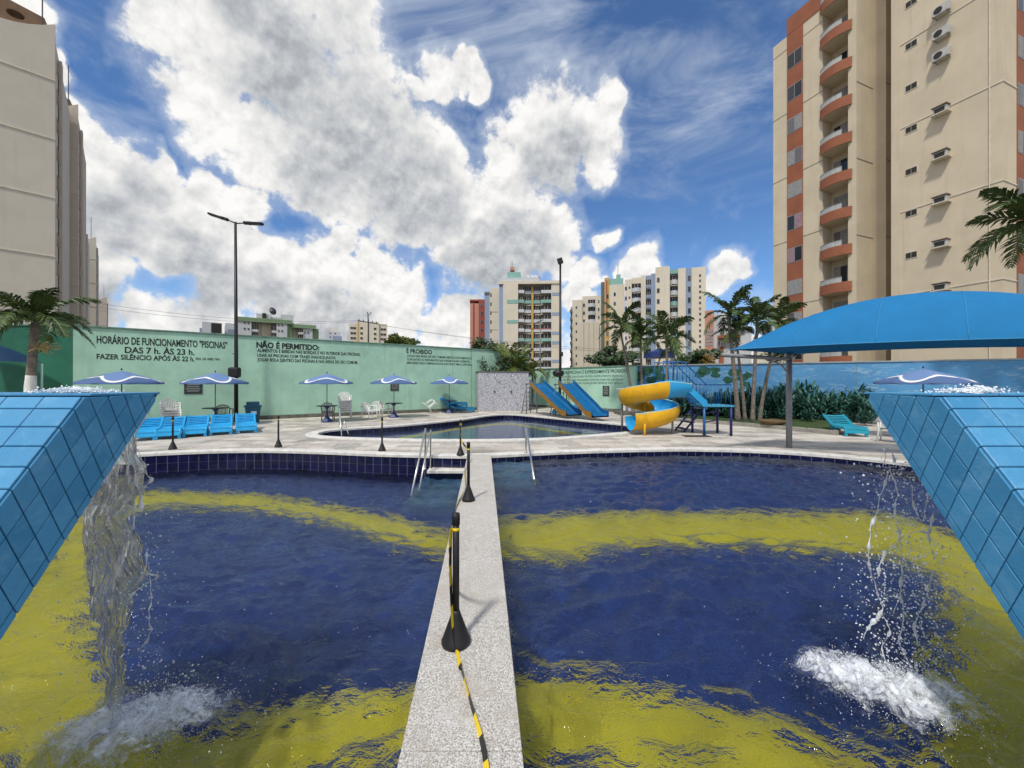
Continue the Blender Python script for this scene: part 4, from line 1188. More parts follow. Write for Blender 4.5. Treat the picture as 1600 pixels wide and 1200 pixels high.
mb = MB(); mb.box((-0.03, -0.12, H+0.05), (0.32, 0.22, 0.36), M=Matrix.Rotation(R(-18), 3, 'Y')); hd = mb.build('floodlight', M_black, t, bevel=0.03)
mb = MB(); mb.lathe([(0.16, -0.2), (0.34, -0.1), (0.34, 0.16), (0.16, 0.24)], 14, (-0.14, -0.1, Z(584, 24.6))); mb.build('speaker', M_black, t, True)
mb = MB(); mb.box((0.06, -0.08, Z(553.5, 24.6)), (0.2, 0.16, 0.28)); mb.build('junction_box', M_black, t, bevel=0.03)
# ------------------------------------------------------------------ slides
M_sblue_shade = mat('blue fibreglass', (0.006, 0.115, 0.29), 0.4, var=0.15, scale=3)  # darker base colour, the shade on the straight slides put into it
M_slight = mat('light blue fibreglass', (0.025, 0.33, 0.66), 0.3, var=0.1, scale=3)
M_syel = mat('orange yellow fibreglass', (0.70, 0.37, 0.010), 0.4, var=0.12, scale=3)
M_sbrown = mat('ochre fibreglass', (0.30, 0.155, 0.03), 0.5, var=0.2, scale=4)
M_sedge = mat('pale slide edge', (0.30, 0.52, 0.52), 0.45, var=0.15)
def straight_slide(label, top, bot):
    """open chute from a raised head down to the pool edge"""
    top = Vector(top); bot = Vector(bot)
    t = thing('straight_slide', label, 'slide', (bot.x, bot.y, 0), 0, 'two straight slides at the small pool')
    O = Vector((bot.x, bot.y, 0)); dr = Vector((bot.x-top.x, bot.y-top.y, 0)); L = dr.length; dr.normalize(); sd = Vector((-dr.y, dr.x, 0))   # sd: to the rider's left
    n = 22; cen = []
    for i in range(n):
        f = i/(n-1); z = top.z*(1-f)**1.05 if f < 0.82 else None
        cen.append(Vector((top.x, top.y, 0))+dr*L*f)
    def zz(f):
        a = top.z+(0.28-top.z)*min(1, f/0.86)
        b = 0.28
        if f < 0.74: return a
        k = min(1, (f-0.74)/0.2); za = top.z+(0.28-top.z)*0.74/0.86
        return za+(0.24-za)*(1-(1-k)**2)
    W = 0.45; hw = 0.22
    inner = []; outl = []; outr = []; under = []
    for i in range(n):
        f = i/(n-1); c = cen[i]-O+Vector((0, 0, zz(f)))
        up = Vector((0, 0, 1))
        inner.append([c+sd*W+up*hw, c+sd*(W-0.03)+up*0.06, c+sd*(W-0.10), c, c-sd*(W-0.10), c-sd*(W-0.03)+up*0.06, c-sd*W+up*hw])
        outl.append([c+sd*(W+0.02)+up*hw, c+sd*(W+0.02)-up*0.06]); outr.append([c-sd*(W+0.02)-up*0.06, c-sd*(W+0.02)+up*hw])
        under.append([c+sd*(W+0.02)-up*0.06, c-sd*(W+0.02)-up*0.06])
    mb = MB(); mb.grid(inner); mb.build('chute', M_sblue_shade, t)
    mb = MB(); mb.grid(outl); mb.build('side_panel', M_sblue_shade, t); 
    mb = MB(); mb.grid(outr); mb.build('side_panel', M_sbrown, t)
    mb = MB(); mb.grid(under); mb.build('underside', M_sbrown, t)
    for s, pl_ in ((1, 0), (-1, -1)):
        mb = MB(); mb.tube([r[pl_]+Vector((0, 0, 0.0)) for r in inner], 0.028, 6); mb.build('edge', M_sblue_shade, t, True)
    # head platform, ladder and posts behind
    h = Vector((top.x, top.y, 0))-O
    mb = MB(); mb.box(h-dr*0.28+Vector((0, 0, top.z-0.02)), (0.62, 0.80, 0.05), math.atan2(dr.y, dr.x)); mb.build('platform', M_sblue_shade, t)
    for s in (-1, 1):
        b = h-dr*0.5+sd*s*0.34
        mb = MB(); mb.tube([b, b+Vector((0, 0, top.z+0.35))], 0.03, 8); mb.build('leg', M_grey, t, True)
        b2 = h-dr*1.15+sd*s*0.30
        mb = MB(); mb.tube([b2, h-dr*0.55+sd*s*0.30+Vector((0, 0, top.z))], 0.025, 8); mb.build('ladder_rail', M_grey, t, True)
    for k in range(6):
        f = (k+0.7)/6.6; c = (h-dr*1.15).lerp(h-dr*0.55, f)+Vector((0, 0, top.z*f))
        mb = MB(); mb.tube([c-sd*0.3, c+sd*0.3], 0.02, 6); mb.build('rung', M_grey, t, True)
    return t
straight_slide('blue and ochre straight slide next to the mosaic shower wall', (X(838, 21.6), 21.6, 1.72), (X(897, 18.55), 18.55, 0))
straight_slide('blue and ochre straight slide next to the yellow spiral slide', (X(884, 20.4), 20.4, 1.70), (X(938, 17.6), 17.6, 0))

# spiral slide: half-round flume, yellow outside, blue inside
sp = thing('spiral_slide', 'yellow spiral water slide with blue inside curling into the small pool', 'slide', (4.95, 13.6, 0))
O = Vector((4.95, 13.6, 0))
def flume():
    pts = []
    cx, cy, r = 4.80, 13.62, 0.60
    # straight head from the landing, then one and a quarter turns down to the pool
    pts.append((5.85, 12.98, 1.28)); pts.append((5.55, 12.98, 1.25)); pts.append((5.2, 12.98, 1.20))
    n = 20; a0 = R(-88); tot = R(-398)
    for i in range(n+1):
        f = i/n; a = a0+tot*f
        pts.append((cx+r*math.cos(a), cy+r*math.sin(a), 1.16-1.02*f))
    a = a0+tot; ex, ey = cx+r*math.cos(a), cy+r*math.sin(a)
    pts.append((ex-0.25, ey-0.10, 0.15)); pts.append((ex-0.48, ey-0.14, 0.14))
    return pts
FLP = resample(spline([Vector(p)-O for p in flume()], 8, False), 110)
def sect(k, rad, a0, a1, n, bank):
    p = FLP[k]; t_ = (FLP[min(k+1, 109)]-FLP[max(k-1, 0)]); t_.z = 0; t_.normalize(); s_ = Vector((-t_.y, t_.x, 0))
    out = []
    for i in range(n+1):
        a = a0+(a1-a0)*i/n
        out.append(p+s_*math.cos(a)*rad*1.0+Vector((0, 0, 1))*(math.sin(a)*rad*1.0+rad))
    return out
# rider's left is the outer side in a clockwise curve, so raise that wall
ins, outs = [], []
for k in range(110):
    f = k/109; w = 1 if f > 0.12 else f/0.12
    lo_, hi_ = math.pi*1.0, 2*math.pi
    hl = R(24)*w; hr = R(4)*w
    ins.append(sect(k, 0.40, lo_-hr, hi_+hl, 14, 0)); outs.append(sect(k, 0.425, hi_+hl, lo_-hr, 14, 0))
mb = MB(); mb.grid(ins); mb.build('flume_inside', M_slight, sp, True)
outer_head = outs[:22]; 
mb = MB(); mb.grid(outs[13:]); mb.build('flume_outside', M_syel, sp, True)
mb = MB(); mb.grid(outs[:14]); mb.build('flume_head', M_slight, sp, True)
for pl_ in (0, -1):
    mb = MB(); mb.tube([(a[pl_]+b[-1 if pl_ == 0 else 0])/2 for a, b in zip(ins, outs)], 0.022, 6); mb.build('flume_edge', M_sedge, sp, True)
for (x, y, z, m) in ((4.72, 13.75, 1.35, M_syel), (4.36, 12.72, 0.42, M_syel), (5.45, 13.15, 0.72, M_grey), (3.98, 14.0, 1.0, M_grey), (4.95, 14.5, 0.75, M_grey)):
    mb = MB(); mb.tube([Vector((x, y, 0))-O, Vector((x, y, z))-O], 0.04, 8); mb.build('support_post', m, sp, True)
for (a, b) in (((4.72, 13.75, 1.2), (4.95, 13.05, 1.28)), ((4.72, 13.75, 0.75), (4.05, 13.6, 0.95)), ((4.72, 13.75, 0.5), (5.3, 14.1, 0.6))):
    mb = MB(); mb.tube([Vector(a)-O, Vector(b)-O], 0.03, 6); mb.build('bracket', M_syel, sp, True)

# its stair: landing on posts, short flight up to the head, steps down behind
M_stairb = mat('blue painted steel', (0.015, 0.11, 0.30), 0.4, var=0.15)
M_stairl = mat('light blue painted tread', (0.05, 0.30, 0.46), 0.5, var=0.2)
M_navyp = mat('navy painted steel', (0.02, 0.02, 0.12), 0.45, var=0.15)
stt = thing('slide_stair', 'blue steel stair and landing leading up to the spiral slide', 'stair', (6.5, 13.1, 0))
O = Vector((6.5, 13.1, 0))
def tb(name, pts, r, m, n=8): 
    mb = MB(); mb.tube([Vector(p)-O for p in pts], r, n); return mb.build(name, m, stt, True)
zl = 0.98
mb = MB(); mb.box(Vector((6.72, 13.05, zl))-O, (1.02, 0.95, 0.06)); mb.build('landing', M_stairl, stt, bevel=0.01)
for (x, y, m) in ((6.27, 12.63, M_stairb), (7.14, 12.62, M_navyp), (6.27, 13.46, M_navyp), (7.14, 13.46, M_navyp)):
    tb('post', [(x, y, 0), (x, y, zl-0.03)], 0.042, m)
# upper flight with a solid stringer
x0, x1, z0, z1 = 6.25, 5.72, zl, 1.62
for y in (12.66, 13.40):
    mb = MB()
    prof = [(6.38, zl-0.12), (6.38, zl+0.16), (5.62, 1.80), (5.0, 1.84), (5.0, 1.62), (5.66, 1.54)]
    vs = [Vector((px_, y-0.02, pz))-O for px_, pz in prof]+[Vector((px_, y+0.02, pz))-O for px_, pz in prof]
    n = len(prof)
    mb.add(vs, [tuple(range(n)), tuple(range(2*n-1, n-1, -1))]+[(i, n+i, n+(i+1) % n, (i+1) % n) for i in range(n)])
    mb.build('stringer', M_slight if y < 13 else M_sblue_shade, stt)
for k in range(4):
    f = (k+0.6)/4; mb = MB(); mb.box(Vector((6.25-0.62*f, 13.03, zl+0.58*f))-O, (0.2, 0.70, 0.03)); mb.build('tread', M_stairb, stt)
mb = MB(); mb.box(Vector((5.32, 13.03, 1.56))-O, (0.62, 0.72, 0.04)); mb.build('upper_platform', M_stairb, stt)
def rail(path, zlow, y, nb, m=M_stairb):
    tb('handrail', [(x, y, z) for x, z in path], 0.022, m)
    for k in range(nb):
        f = k/(nb-1); 
        L = [0]; 
        for a, b in zip(path, path[1:]): L.append(L[-1]+math.hypot(b[0]-a[0], b[1]-a[1]))
        s_ = f*L[-1]; j = max(i for i in range(len(L)-1) if L[i] <= s_+1e-9) if s_ < L[-1] else len(L)-2
        w = (s_-L[j])/(L[j+1]-L[j]); x = path[j][0]+(path[j+1][0]-path[j][0])*w; z = path[j][1]+(path[j+1][1]-path[j][1])*w
        tb('baluster', [(x, y, zlow(x)), (x, y, z)], 0.012, m, 6)
def low(x): return zl+0.03 if x > 6.3 else (1.80 if x < 5.62 else zl+0.1+(6.3-x)/(6.3-5.62)*0.72)
for y in (12.68, 13.42):
    rail([(7.16, 1.68), (6.36, 1.68), (5.64, 2.42), (4.95, 2.44)], low, y, 17)
tb('handrail', [(7.17, 12.68, 1.68), (7.17, 13.42, 1.68)], 0.022, M_stairb)
# lower steps, going down to the left behind the landing
for y in (13.52, 14.2):
    tb('lower_stringer', [(6.75, y, 0.95), (5.98, y+0.0, 0.0)], 0.035, M_navyp)
for k in range(4):
    f = (k+0.5)/4; mb = MB(); mb.box(Vector((6.75-0.77*f, 13.86, 0.95*(1-f)))-O, (0.24, 0.70, 0.025)); mb.build('lower_tread', mat('dark grey tread', (0.06, 0.07, 0.10), 0.6), stt)
for z in (0.45, 0.75):
    tb('cross_brace', [(6.27, 12.63, z), (7.14, 13.46, z)], 0.02, M_navyp, 6)
mb = MB(); mb.box((5.98, 12.55, 0.016), (0.85, 0.34, 0.012)); tag(mb.build('rubber_mat', mat('brown rubber mat', (0.05, 0.035, 0.03), 0.9)), 'dark brown rubber mat on the deck beside the spiral slide', 'mat')

# small pump house beside the low green wall
ph = thing('pump_shelter', 'small white shelter with a dark opening beside the low green wall', 'shelter', (6.35, 21.3, 0))
mb = MB(); mb.box((0.55, 0.5, 0.75), (0.9, 0.8, 1.1)); mb.build('body', mat('white plaster', (0.62, 0.61, 0.58), 0.8, streak=0.2), ph)
mb = MB(); mb.box((0.55, 0.09, 0.82), (0.5, 0.04, 0.62)); mb.build('opening', M_black, ph)  # black panel stands in for the shade inside the opening
mb = MB(); mb.lathe([(0.11, 0.2), (0.10, 0.3), (0.10, 1.35), (0.14, 1.4)], 12, (-0.2, -0.1, 0)); mb.build('column', mat('white plaster', (0.62, 0.61, 0.58)), ph, True)
mb = MB(); mb.box((0.4, 0.3, 0.1), (1.8, 1.3, 0.2)); mb.build('plinth', M_skirt, ph)
mb = MB(); mb.box((0.4, 0.4, 1.42), (1.6, 1.1, 0.1)); mb.build('roof', mat('white plaster', (0.62, 0.61, 0.58)), ph)

# ------------------------------------------------------------------ shade sail
M_sail = mat('blue shade cloth', (0.003, 0.155, 0.37), 0.8, var=0.06, scale=2, bump=0.05, bscale=200)
M_hem = mat('pale blue hem', (0.04, 0.24, 0.46), 0.7)
ca = thing('shade_sail', 'large taut blue shade sail on a grey cantilever post beside the pool', 'shade sail', (7.37, 10.3, 0))
O = Vector((7.37, 10.3, 0))
e_ = Vector((0.924, -0.382, 0)); Lc = 7.2
LF = Vector((5.22, 9.32, 2.53)); LB = Vector((7.40, 10.34, 2.50))
def sail(s, t_):
    f = s/Lc
    a = LF+e_*s; b = LB+e_*(s*(Lc-1.62)/Lc)
    p = a.lerp(b, t_)
    # ends rise to a rounded crest
    g_ = math.sin(math.pi*min(1, max(0, f))) ** 0.52
    cr = 1.16*g_*(math.sin(math.pi*t_)**0.85 if 0 < t_ < 1 else 0)
    edge = -0.045*math.sin(math.pi*f) if t_ in (0, 1) else 0
    p.z += cr+0.06*math.sin(math.pi*f)
    return p-O
rows = []
ts = [0, 0.03, 0.08, 0.16, 0.26, 0.36, 0.46, 0.5, 0.54, 0.64, 0.74, 0.84, 0.92, 0.97, 1.0]
for i in range(61): rows.append([sail(Lc*i/60, t_) for t_ in ts])
mb = MB(); mb.grid(rows); mb.build('cloth', M_sail, ca, True)
for tt in (0.0, 1.0):
    mb = MB(); mb.tube([sail(Lc*i/60, tt) for i in range(61)], 0.012, 6); mb.build('hem', M_hem, ca, True)
for s_ in (1.3, 2.75, 4.2, 5.6):
    mb = MB(); mb.tube([sail(s_, t_)+Vector((0, -0.003, 0.004)) for t_ in ts], 0.006, 5); mb.build('seam', M_hem, ca, True)
mb = MB(); mb.tube([(0, 0, 0), (0, 0, 2.42)], 0.072, 14); mb.build('post', M_grey, ca, True)
mb = MB(); mb.lathe([(0.10, 2.38), (0.10, 2.50), (0.04, 2.52)], 14); mb.build('post_cap', M_grey, ca, True)
arm = [Vector((0, 0, 2.36)), Vector((4.86, 8.95, 2.37))-O]
mb = MB(); mb.tube(arm, 0.048, 12); mb.build('arm', M_grey, ca, True)
v = (arm[1]-arm[0]).normalized()
mb = MB(); mb.tube(spline([Vector((0, 0, 1.85)), v*0.10+Vector((0, 0, 2.02)), v*0.45+Vector((0, 0, 2.22)), v*1.0+Vector((0, 0, 2.30))], 6, False), 0.024, 8); mb.build('brace', M_grey, ca, True)
mb = MB(); mb.tube([arm[1], sail(0, 0)], 0.012, 6); mb.build('tie', M_grey, ca)
for dx in (4.7,):
    b = e_*dx
    mb = MB(); mb.tube([b, b+Vector((0, 0, 2.45))], 0.072, 12); mb.build('post', M_grey, ca, True)
    mb = MB(); mb.tube([b+Vector((0, 0, 2.40)), b+v*1.5+Vector((0, 0, 2.43))], 0.045, 10); mb.build('arm', M_grey, ca, True)

# arched awning at the far left
aw = thing('arched_awning', 'arched awning with pale tube hoops in front of the dark green wall', 'awning', (-17.6, 12.6, 0))
hoop = []
for yy in (0.0, 1.9):
    pts = [Vector((-2.6+3.0*k/10, yy, 2.72+0.42*math.sin(math.pi*(k/10*0.5+0.5))+0.30*math.sin(math.pi*k/10*0.5)*0)) for k in range(11)]
    pts = [Vector((0.0-2.4*k/10, yy, 2.45+0.75*math.sin(math.pi/2*k/10))) for k in range(11)]
    hoop.append(pts)
    mb = MB(); mb.tube(pts, 0.03, 8); mb.build('hoop', mat('pale green tube', (0.30, 0.42, 0.40), 0.5), aw, True)
    mb = MB(); mb.tube([(0, yy, 0), (0, yy, 2.45)], 0.035, 8); mb.build('post', mat('pale green tube', (0.30, 0.42, 0.40)), aw, True)
mb = MB(); mb.grid([[p+Vector((0, 0, 0.04)) for p in hoop[0]], [p+Vector((0, 0, 0.04)) for p in hoop[1]]]); mb.build('cover', mat('dark blue awning cloth', (0.008, 0.035, 0.10), 0.5), aw, True)
# ------------------------------------------------------------------ planting
def m_leaf(name, a, b, rough=0.5):
    m = bpy.data.materials.new(name); m.use_nodes = True; t = m.node_tree; g = NG(t); bs = t.nodes['Principled BSDF']
    geo = g.n('ShaderNodeNewGeometry'); pos = geo.outputs['Position']
    f = g.m('FRACT', g.m('ADD', geo.outputs['Random Per Island'], g.m('MULTIPLY', g.noise(pos, 3.0, 3), 0.6)))
    g.put(bs.inputs['Base Color'], g.mix(f, a+(1,), b+(1,))); bs.inputs['Roughness'].default_value = rough
    bs.inputs['Specular IOR Level'].default_value = 0.35
    return m
M_palm = m_leaf('palm leaf', (0.030, 0.060, 0.014), (0.085, 0.125, 0.030))
M_areca = m_leaf('areca leaf', (0.045, 0.085, 0.016), (0.15, 0.17, 0.035))
M_bush = m_leaf('dark bush leaf', (0.018, 0.042, 0.014), (0.060, 0.095, 0.030))
M_agave = m_leaf('blue green blade leaf', (0.012, 0.060, 0.040), (0.045, 0.135, 0.095))
M_brownleaf = m_leaf('yellow brown dry leaf', (0.16, 0.10, 0.02), (0.24, 0.17, 0.05))
M_trunk = mat('palm trunk', (0.17, 0.145, 0.12), 0.9, var=0.35, scale=7, bump=0.6, bscale=22)
M_crown = mat('green palm crownshaft', (0.10, 0.13, 0.05), 0.6, var=0.25, scale=6)
M_paint = mat('white lime paint', (0.70, 0.69, 0.66), 0.85, var=0.12, scale=7)
M_grass = mat('grass bed', (0.035, 0.065, 0.015), 0.9, var=0.5, scale=7, bump=0.6, bscale=60)
M_kerb = mat('concrete kerb', (0.27, 0.25, 0.22), 0.9, var=0.25, scale=5)

def frond_mesh(name, L, droop, m, nl=30, lw=0.045, ll=0.36, seed=0, rise=0.55):
    rr = random.Random(seed); mb = MB(); n = 14; c = []
    for i in range(n+1):
        f = i/n; c.append(Vector((L*(f-0.12*f*f*droop), 0, L*(rise*f-(0.38+0.62*droop)*f*f))))
    mb.tube(c, [0.018*(1-0.85*i/n)*L+0.002 for i in range(n+1)], 4)
    for k in range(nl):
        f = 0.10+0.90*k/(nl-1)
        i = min(n-1, int(f*n)); w = f*n-i; p = c[i].lerp(c[i+1], w); t = (c[i+1]-c[i]).normalized()
        size = ll*L*(math.sin(math.pi*min(1, 0.12+f*0.85))**0.7)*rr.uniform(0.85, 1.1)
        for s in (-1, 1):
            sidev = Vector((0, s, 0)); up = t.cross(sidev)*s*1.0
            if up.z < 0: up = -up
            d = (t*rr.uniform(0.55, 0.8)+sidev*rr.uniform(0.65, 0.95)+up*rr.uniform(0.05, 0.4)).normalized()
            g_ = Vector((0, 0, -1)); mid = p+d*size*0.55+g_*size*0.05; end = p+d*size*0.95+g_*size*rr.uniform(0.22, 0.5)
            wv = t*lw*L*0.5
            mb.add([p-wv*0.5, p+wv*0.5, mid+wv, end, mid-wv], [(0, 1, 2, 4), (4, 2, 3)])
    return mb.mesh(name, m)
FR_ = [frond_mesh('frond', 1.0, dr, M_palm, 34, 0.050, 0.34, i, rise) for i, (dr, rise) in enumerate(((0.15, 1.0), (0.4, 0.85), (0.6, 0.7), (0.8, 0.55), (1.0, 0.4)))]
FA_ = [frond_mesh('frond', 1.0, dr, M_areca, 26, 0.055, 0.36, 20+i, rise) for i, (dr, rise) in enumerate(((0.2, 1.15), (0.5, 0.9), (0.9, 0.6)))]
def palm(label, base, top, L, nf=15, r=0.09, group=None, paint=0.0, meshes=None, seed=1, shaft=True, az0=0.0, spread=(0, 1.0)):
    rr = random.Random(seed)
    base = Vector(base); top = Vector(top)
    t = thing('palm_tree', label, 'palm tree', base, 0, group)
    v = top-base; n = 16; path = []; rs = []
    for i in range(n+1):
        f = i/n; p = Vector((v.x*(f**1.35), v.y*f, v.z*f)); path.append(p); rs.append(r*(1.25-0.55*f+0.28*max(0, 0.12-f)/0.12)*(1.0 if i % 2 else 0.94))
    zc = 0
    mb = MB(); mb.tube(path, rs, 10); mb.build('trunk', M_trunk, t, True)
    if paint > 0:
        k = [i for i in range(n+1) if path[i].z <= paint]; k = max(2, len(k))
        pp = path[:k]+[path[k-1].lerp(path[k], max(0.0, (paint-path[k-1].z)/max(1e-6, path[k].z-path[k-1].z)))]
        mb = MB(); mb.tube(pp, [q*1.05 for q in rs[:k]]+[rs[k-1]*1.04], 10); mb.build('painted_foot', M_paint, t, True)
    if shaft:
        mb = MB(); mb.tube([v-Vector((0, 0, 0.05)), v+Vector((0, 0, 0.35*L)), v+Vector((0, 0, 0.6*L))], [r*0.95, r*0.8, r*0.3], 8); mb.build('crownshaft', M_crown, t, True)
    for k in range(nf):
        f = k/(nf-1)
        me = (meshes or FR_); me = me[min(len(me)-1, int((spread[0]+(spread[1]-spread[0])*f)*len(me)*0.999))]
        o = obj('frond', me, t); o.location = v+Vector((0, 0, (0.45 if shaft else 0.05)*L*(1-0.5*f)))
        o.rotation_euler = (rr.uniform(-0.3, 0.3), rr.uniform(-0.12, 0.12)-0.35*(1-f), az0+k*2.39996+rr.uniform(-0.2, 0.2))
        s = L*rr.uniform(0.85, 1.15); o.scale = (s, s, s)
    return t
palm('palm with white painted foot in front of the dark green wall', (X(44, 12.6), 12.6, 0), (X(55, 12.6), 12.6, 3.7), 1.5, 18, 0.135, paint=1.98, seed=2, shaft=False, spread=(0.1, 1))
fl = thing('palm_blossom', 'pale palm flower spray beside the white-footed trunk', 'blossom', (X(50, 12.5), 12.45, 2.75))
mb = MB(); rr = random.Random(5); mb.tube([(-0.05, 0, 0), (0.2, -0.02, 0.1)], 0.018, 6)
for k in range(110):
    a = Vector((0.2, 0, 0.1)); b = a+Vector((rr.uniform(0.05, 0.62), rr.gauss(0, 0.12), rr.gauss(0.02, 0.09))); mb.tube([a, a.lerp(b, 0.6)+Vector((0, 0, 0.05)), b], 0.008, 4)
mb.build('spray', mat('cream blossom', (0.40, 0.33, 0.15), 0.8, var=0.3, scale=20), fl)
palm('slim palm with arching fronds behind the low green wall end', (X(990, 20.5), 20.5, 0), (X(970.5, 20.5), 20.5, Z(524, 20.5)), 1.35, 12, 0.075, seed=3, az0=0.4)
palm('slim palm between the arching one and the stair palm', (X(1004, 20.3), 20.3, 0), (X(1001, 20.3), 20.3, Z(541, 20.3)), 1.3, 13, 0.07, seed=4, az0=1.2)
palm('slim palm rising behind the spiral slide stair', (X(1043, 18.2), 18.2, 0), (X(1042, 18.2), 18.2, Z(541, 18.2)), 1.3, 12, 0.085, seed=5, az0=2.0)
palm('young low palm beside the stair palm', (X(1052, 19.3), 19.3, 0), (X(1053, 19.3), 19.3, Z(557, 19.3)), 0.9, 9, 0.04, seed=15, az0=2.6)
pg = 'palm clump in the planted bed'
palm('tallest palm of the clump, leaning over the shade sail tip', (X(1153, 17.0), 17.0, 0), (X(1139, 17.0), 17.0, Z(506, 17.0)), 1.2, 12, 0.09, pg, seed=6, az0=0.2)
palm('palm of the clump with the fullest dark crown', (X(1176, 16.6), 16.6, 0), (X(1183, 16.6), 16.6, Z(512, 16.6)), 1.2, 15, 0.075, pg, seed=7, az0=1.0)
palm('palm of the clump leaning towards the tower', (X(1187, 17.2), 17.2, 0), (X(1216, 17.2), 17.2, Z(518, 17.2)), 1.15, 12, 0.07, pg, seed=8, az0=1.7)
palm('short palm in the middle of the clump', (X(1164, 17.2), 17.2, 0), (X(1150, 17.2), 17.2, Z(530, 17.2)), 1.0, 10, 0.065, pg, seed=9, az0=0.9)
palm('tall palm in front of the tower above the shade sail', (20.0, 14.6, 0), (20.05, 14.6, 7.6), 2.3, 18, 0.15, seed=10, shaft=False, az0=0.5)

def blade_mesh(seed, n=240, L=0.34, m=None):
    rr = random.Random(seed); mb = MB()
    for k in range(n):
        az = rr.random()*6.28; el = rr.uniform(-0.1, 1.3); l = L*rr.uniform(0.6, 1.2); w = rr.uniform(0.022, 0.042)
        d = Vector((math.cos(az)*math.cos(el), math.sin(az)*math.cos(el), math.sin(el))); s = Vector((-math.sin(az), math.cos(az), 0))
        q = Vector((rr.gauss(0, 1), rr.gauss(0, 1), rr.gauss(0, 1))).normalized()*rr.random()**0.45
        b = Vector((q.x*0.52, q.y*0.45, 0.42+q.z*0.42)); pts = []
        for i in range(4):
            f = i/3; c = b+d*l*f+Vector((0, 0, -0.45*l*f*f*math.cos(el))); ww = w*(0.4+1.8*f)*(1-f)**0.6+0.002
            pts.append([c-s*ww, c+s*ww])
        mb.grid(pts)
    return mb.mesh('foliage', m or M_agave)
BL = [blade_mesh(k) for k in range(3)]
bed = thing('planted_bed', 'kerbed grass bed below the mural wall', 'planted bed', (9.6, 16.0, 0))
Ob = Vector((9.6, 16.0, 0))
kp = [P(1059, 658), P(1160, 666), P(1260, 675), P(1306, 680)]
kp = [Vector((6.9, 18.4, 0))]+kp+[Vector((13.6, 16.0, 0)), Vector((16.0, 18.6, 0))]
poly = [(p.x-Ob.x, p.y-Ob.y) for p in kp]+[(12.6-Ob.x, 20.3-Ob.y), (7.6-Ob.x, 22.4-Ob.y)]
mb = MB(); mb.prism(poly, 0.0, 0.09); mb.build('grass', M_grass, bed)
for a, b in zip(kp, kp[1:]):
    d = b-a; mb = MB(); mb.box((a+b)/2-Ob+Vector((0, 0, 0.075)), (d.length+0.10, 0.14, 0.15), math.atan2(d.y, d.x)); mb.build('kerb', M_kerb, bed, bevel=0.015)
rr = random.Random(8); cnt = 0
first = None
for row in range(3):
    for k in range(15):
        px = 1046+k*22+rr.uniform(-6, 6)
        u, d = W3.hit(px); d = d-0.7-row*1.05+rr.uniform(-0.2, 0.2)
        if row == 2 and (k < 4 or (k % 2)): continue
        x = X(px, d); lab = ('dense blue green hedge shrub against the mural wall', 'dense blue green shrub in the middle of the planted bed', 'low shrub at the front of the planted bed')[row]
        s = (1.5, 1.2, 0.6)[row]*rr.uniform(0.85, 1.15)
        if first is None:
            first = thing('shrub', lab, 'shrub', (x, d, 0.05), 0, lab+'s'); obj('foliage', BL[0], first); mb = MB(); mb.tube([(0, 0, 0), (0.02, 0, 0.4)], 0.03, 5); mb.build('stem', M_trunk, first); first.scale = (s, s, s)
        else:
            o = dup(first, (x, d, 0.05), rr.random()*6, lab, lab+'s', scale=(s, s, s*rr.uniform(0.9, 1.2)))
            for ch in o.children:
                if ch.name.startswith('foliage'): ch.data = BL[cnt % 3]
        cnt += 1
# clay bowl and stones in the bed
mb = MB(); mb.lathe([(0.22, 0.0), (0.40, 0.12), (0.50, 0.22), (0.47, 0.23), (0.36, 0.15)], 18); o = mb.build('clay_bowl', mat('clay', (0.13, 0.085, 0.04), 0.85), None, True); o.location = (X(1207, 14.9), 14.9, 0.08); tag(o, 'wide brown clay bowl on the grass behind the shade sail post', 'bowl')

def leaf_cloud(name, rx, ry, rz, n, size, seed, m, clumps=14):
    rr = random.Random(seed); mb = MB()
    cs = []
    for _ in range(clumps):
        a = Vector((rr.gauss(0, 1), rr.gauss(0, 1), rr.gauss(0, 1))).normalized()*rr.uniform(0.35, 0.85)
        cs.append((Vector((a.x*rx, a.y*ry, a.z*rz)), rr.uniform(0.28, 0.5)))
    for _ in range(n):
        c, s = rr.choice(cs)
        d = Vector((rr.gauss(0, 1), rr.gauss(0, 1), rr.gauss(0, 1))).normalized()*(rr.random()**0.4)
        p = c+Vector((d.x*rx*s, d.y*ry*s, d.z*rz*s))
        a = Vector((rr.gauss(0, 1), rr.gauss(0, 1), rr.gauss(0, 0.6))).normalized(); b = a.orthogonal().normalized()
        q = size*rr.uniform(0.6, 1.3)
        mb.add([p-a*q, p+b*q*0.45, p+a*q, p-b*q*0.45], [(0, 1, 2, 3)])
    return mb.mesh(name, m)
def tree(label, base, h, rx, rz, n=1500, size=0.22, seed=1, m=None, group=None):
    t = thing('leafy_tree', label, 'tree', base, 0, group)
    mb = MB(); mb.tube([(0, 0, 0), (0.05, 0, h*0.4), (0, 0.05, h*0.8)], [0.16, 0.12, 0.05], 7)
    for k in range(5):
        a = k*1.26; mb.tube([(0.03, 0, h*0.45), (math.cos(a)*rx*0.5, math.sin(a)*rx*0.5, h*0.9)], [0.06, 0.02], 5)
    mb.build('trunk', M_trunk, t, True)
    o = obj('crown', leaf_cloud('crown', rx, rx*0.9, rz, n, size, seed, m or M_bush), t); o.location = (0, 0, h)
    return t
tree('dark bushy tree over the low green wall beside the slim palms', (X(955, 31), 31, 0), Z(562, 31), 2.1, 1.1, 1700, 0.20, 1)
tree('dark bushy tree behind the stair railing', (X(1085, 27), 27, 0), Z(556, 27), 1.6, 1.0, 1500, 0.18, 2)
tree('yellowish bush under the dark tree behind the stair', (X(1103, 26), 26, 0), Z(566, 26), 0.7, 0.6, 500, 0.15, 3, M_brownleaf)
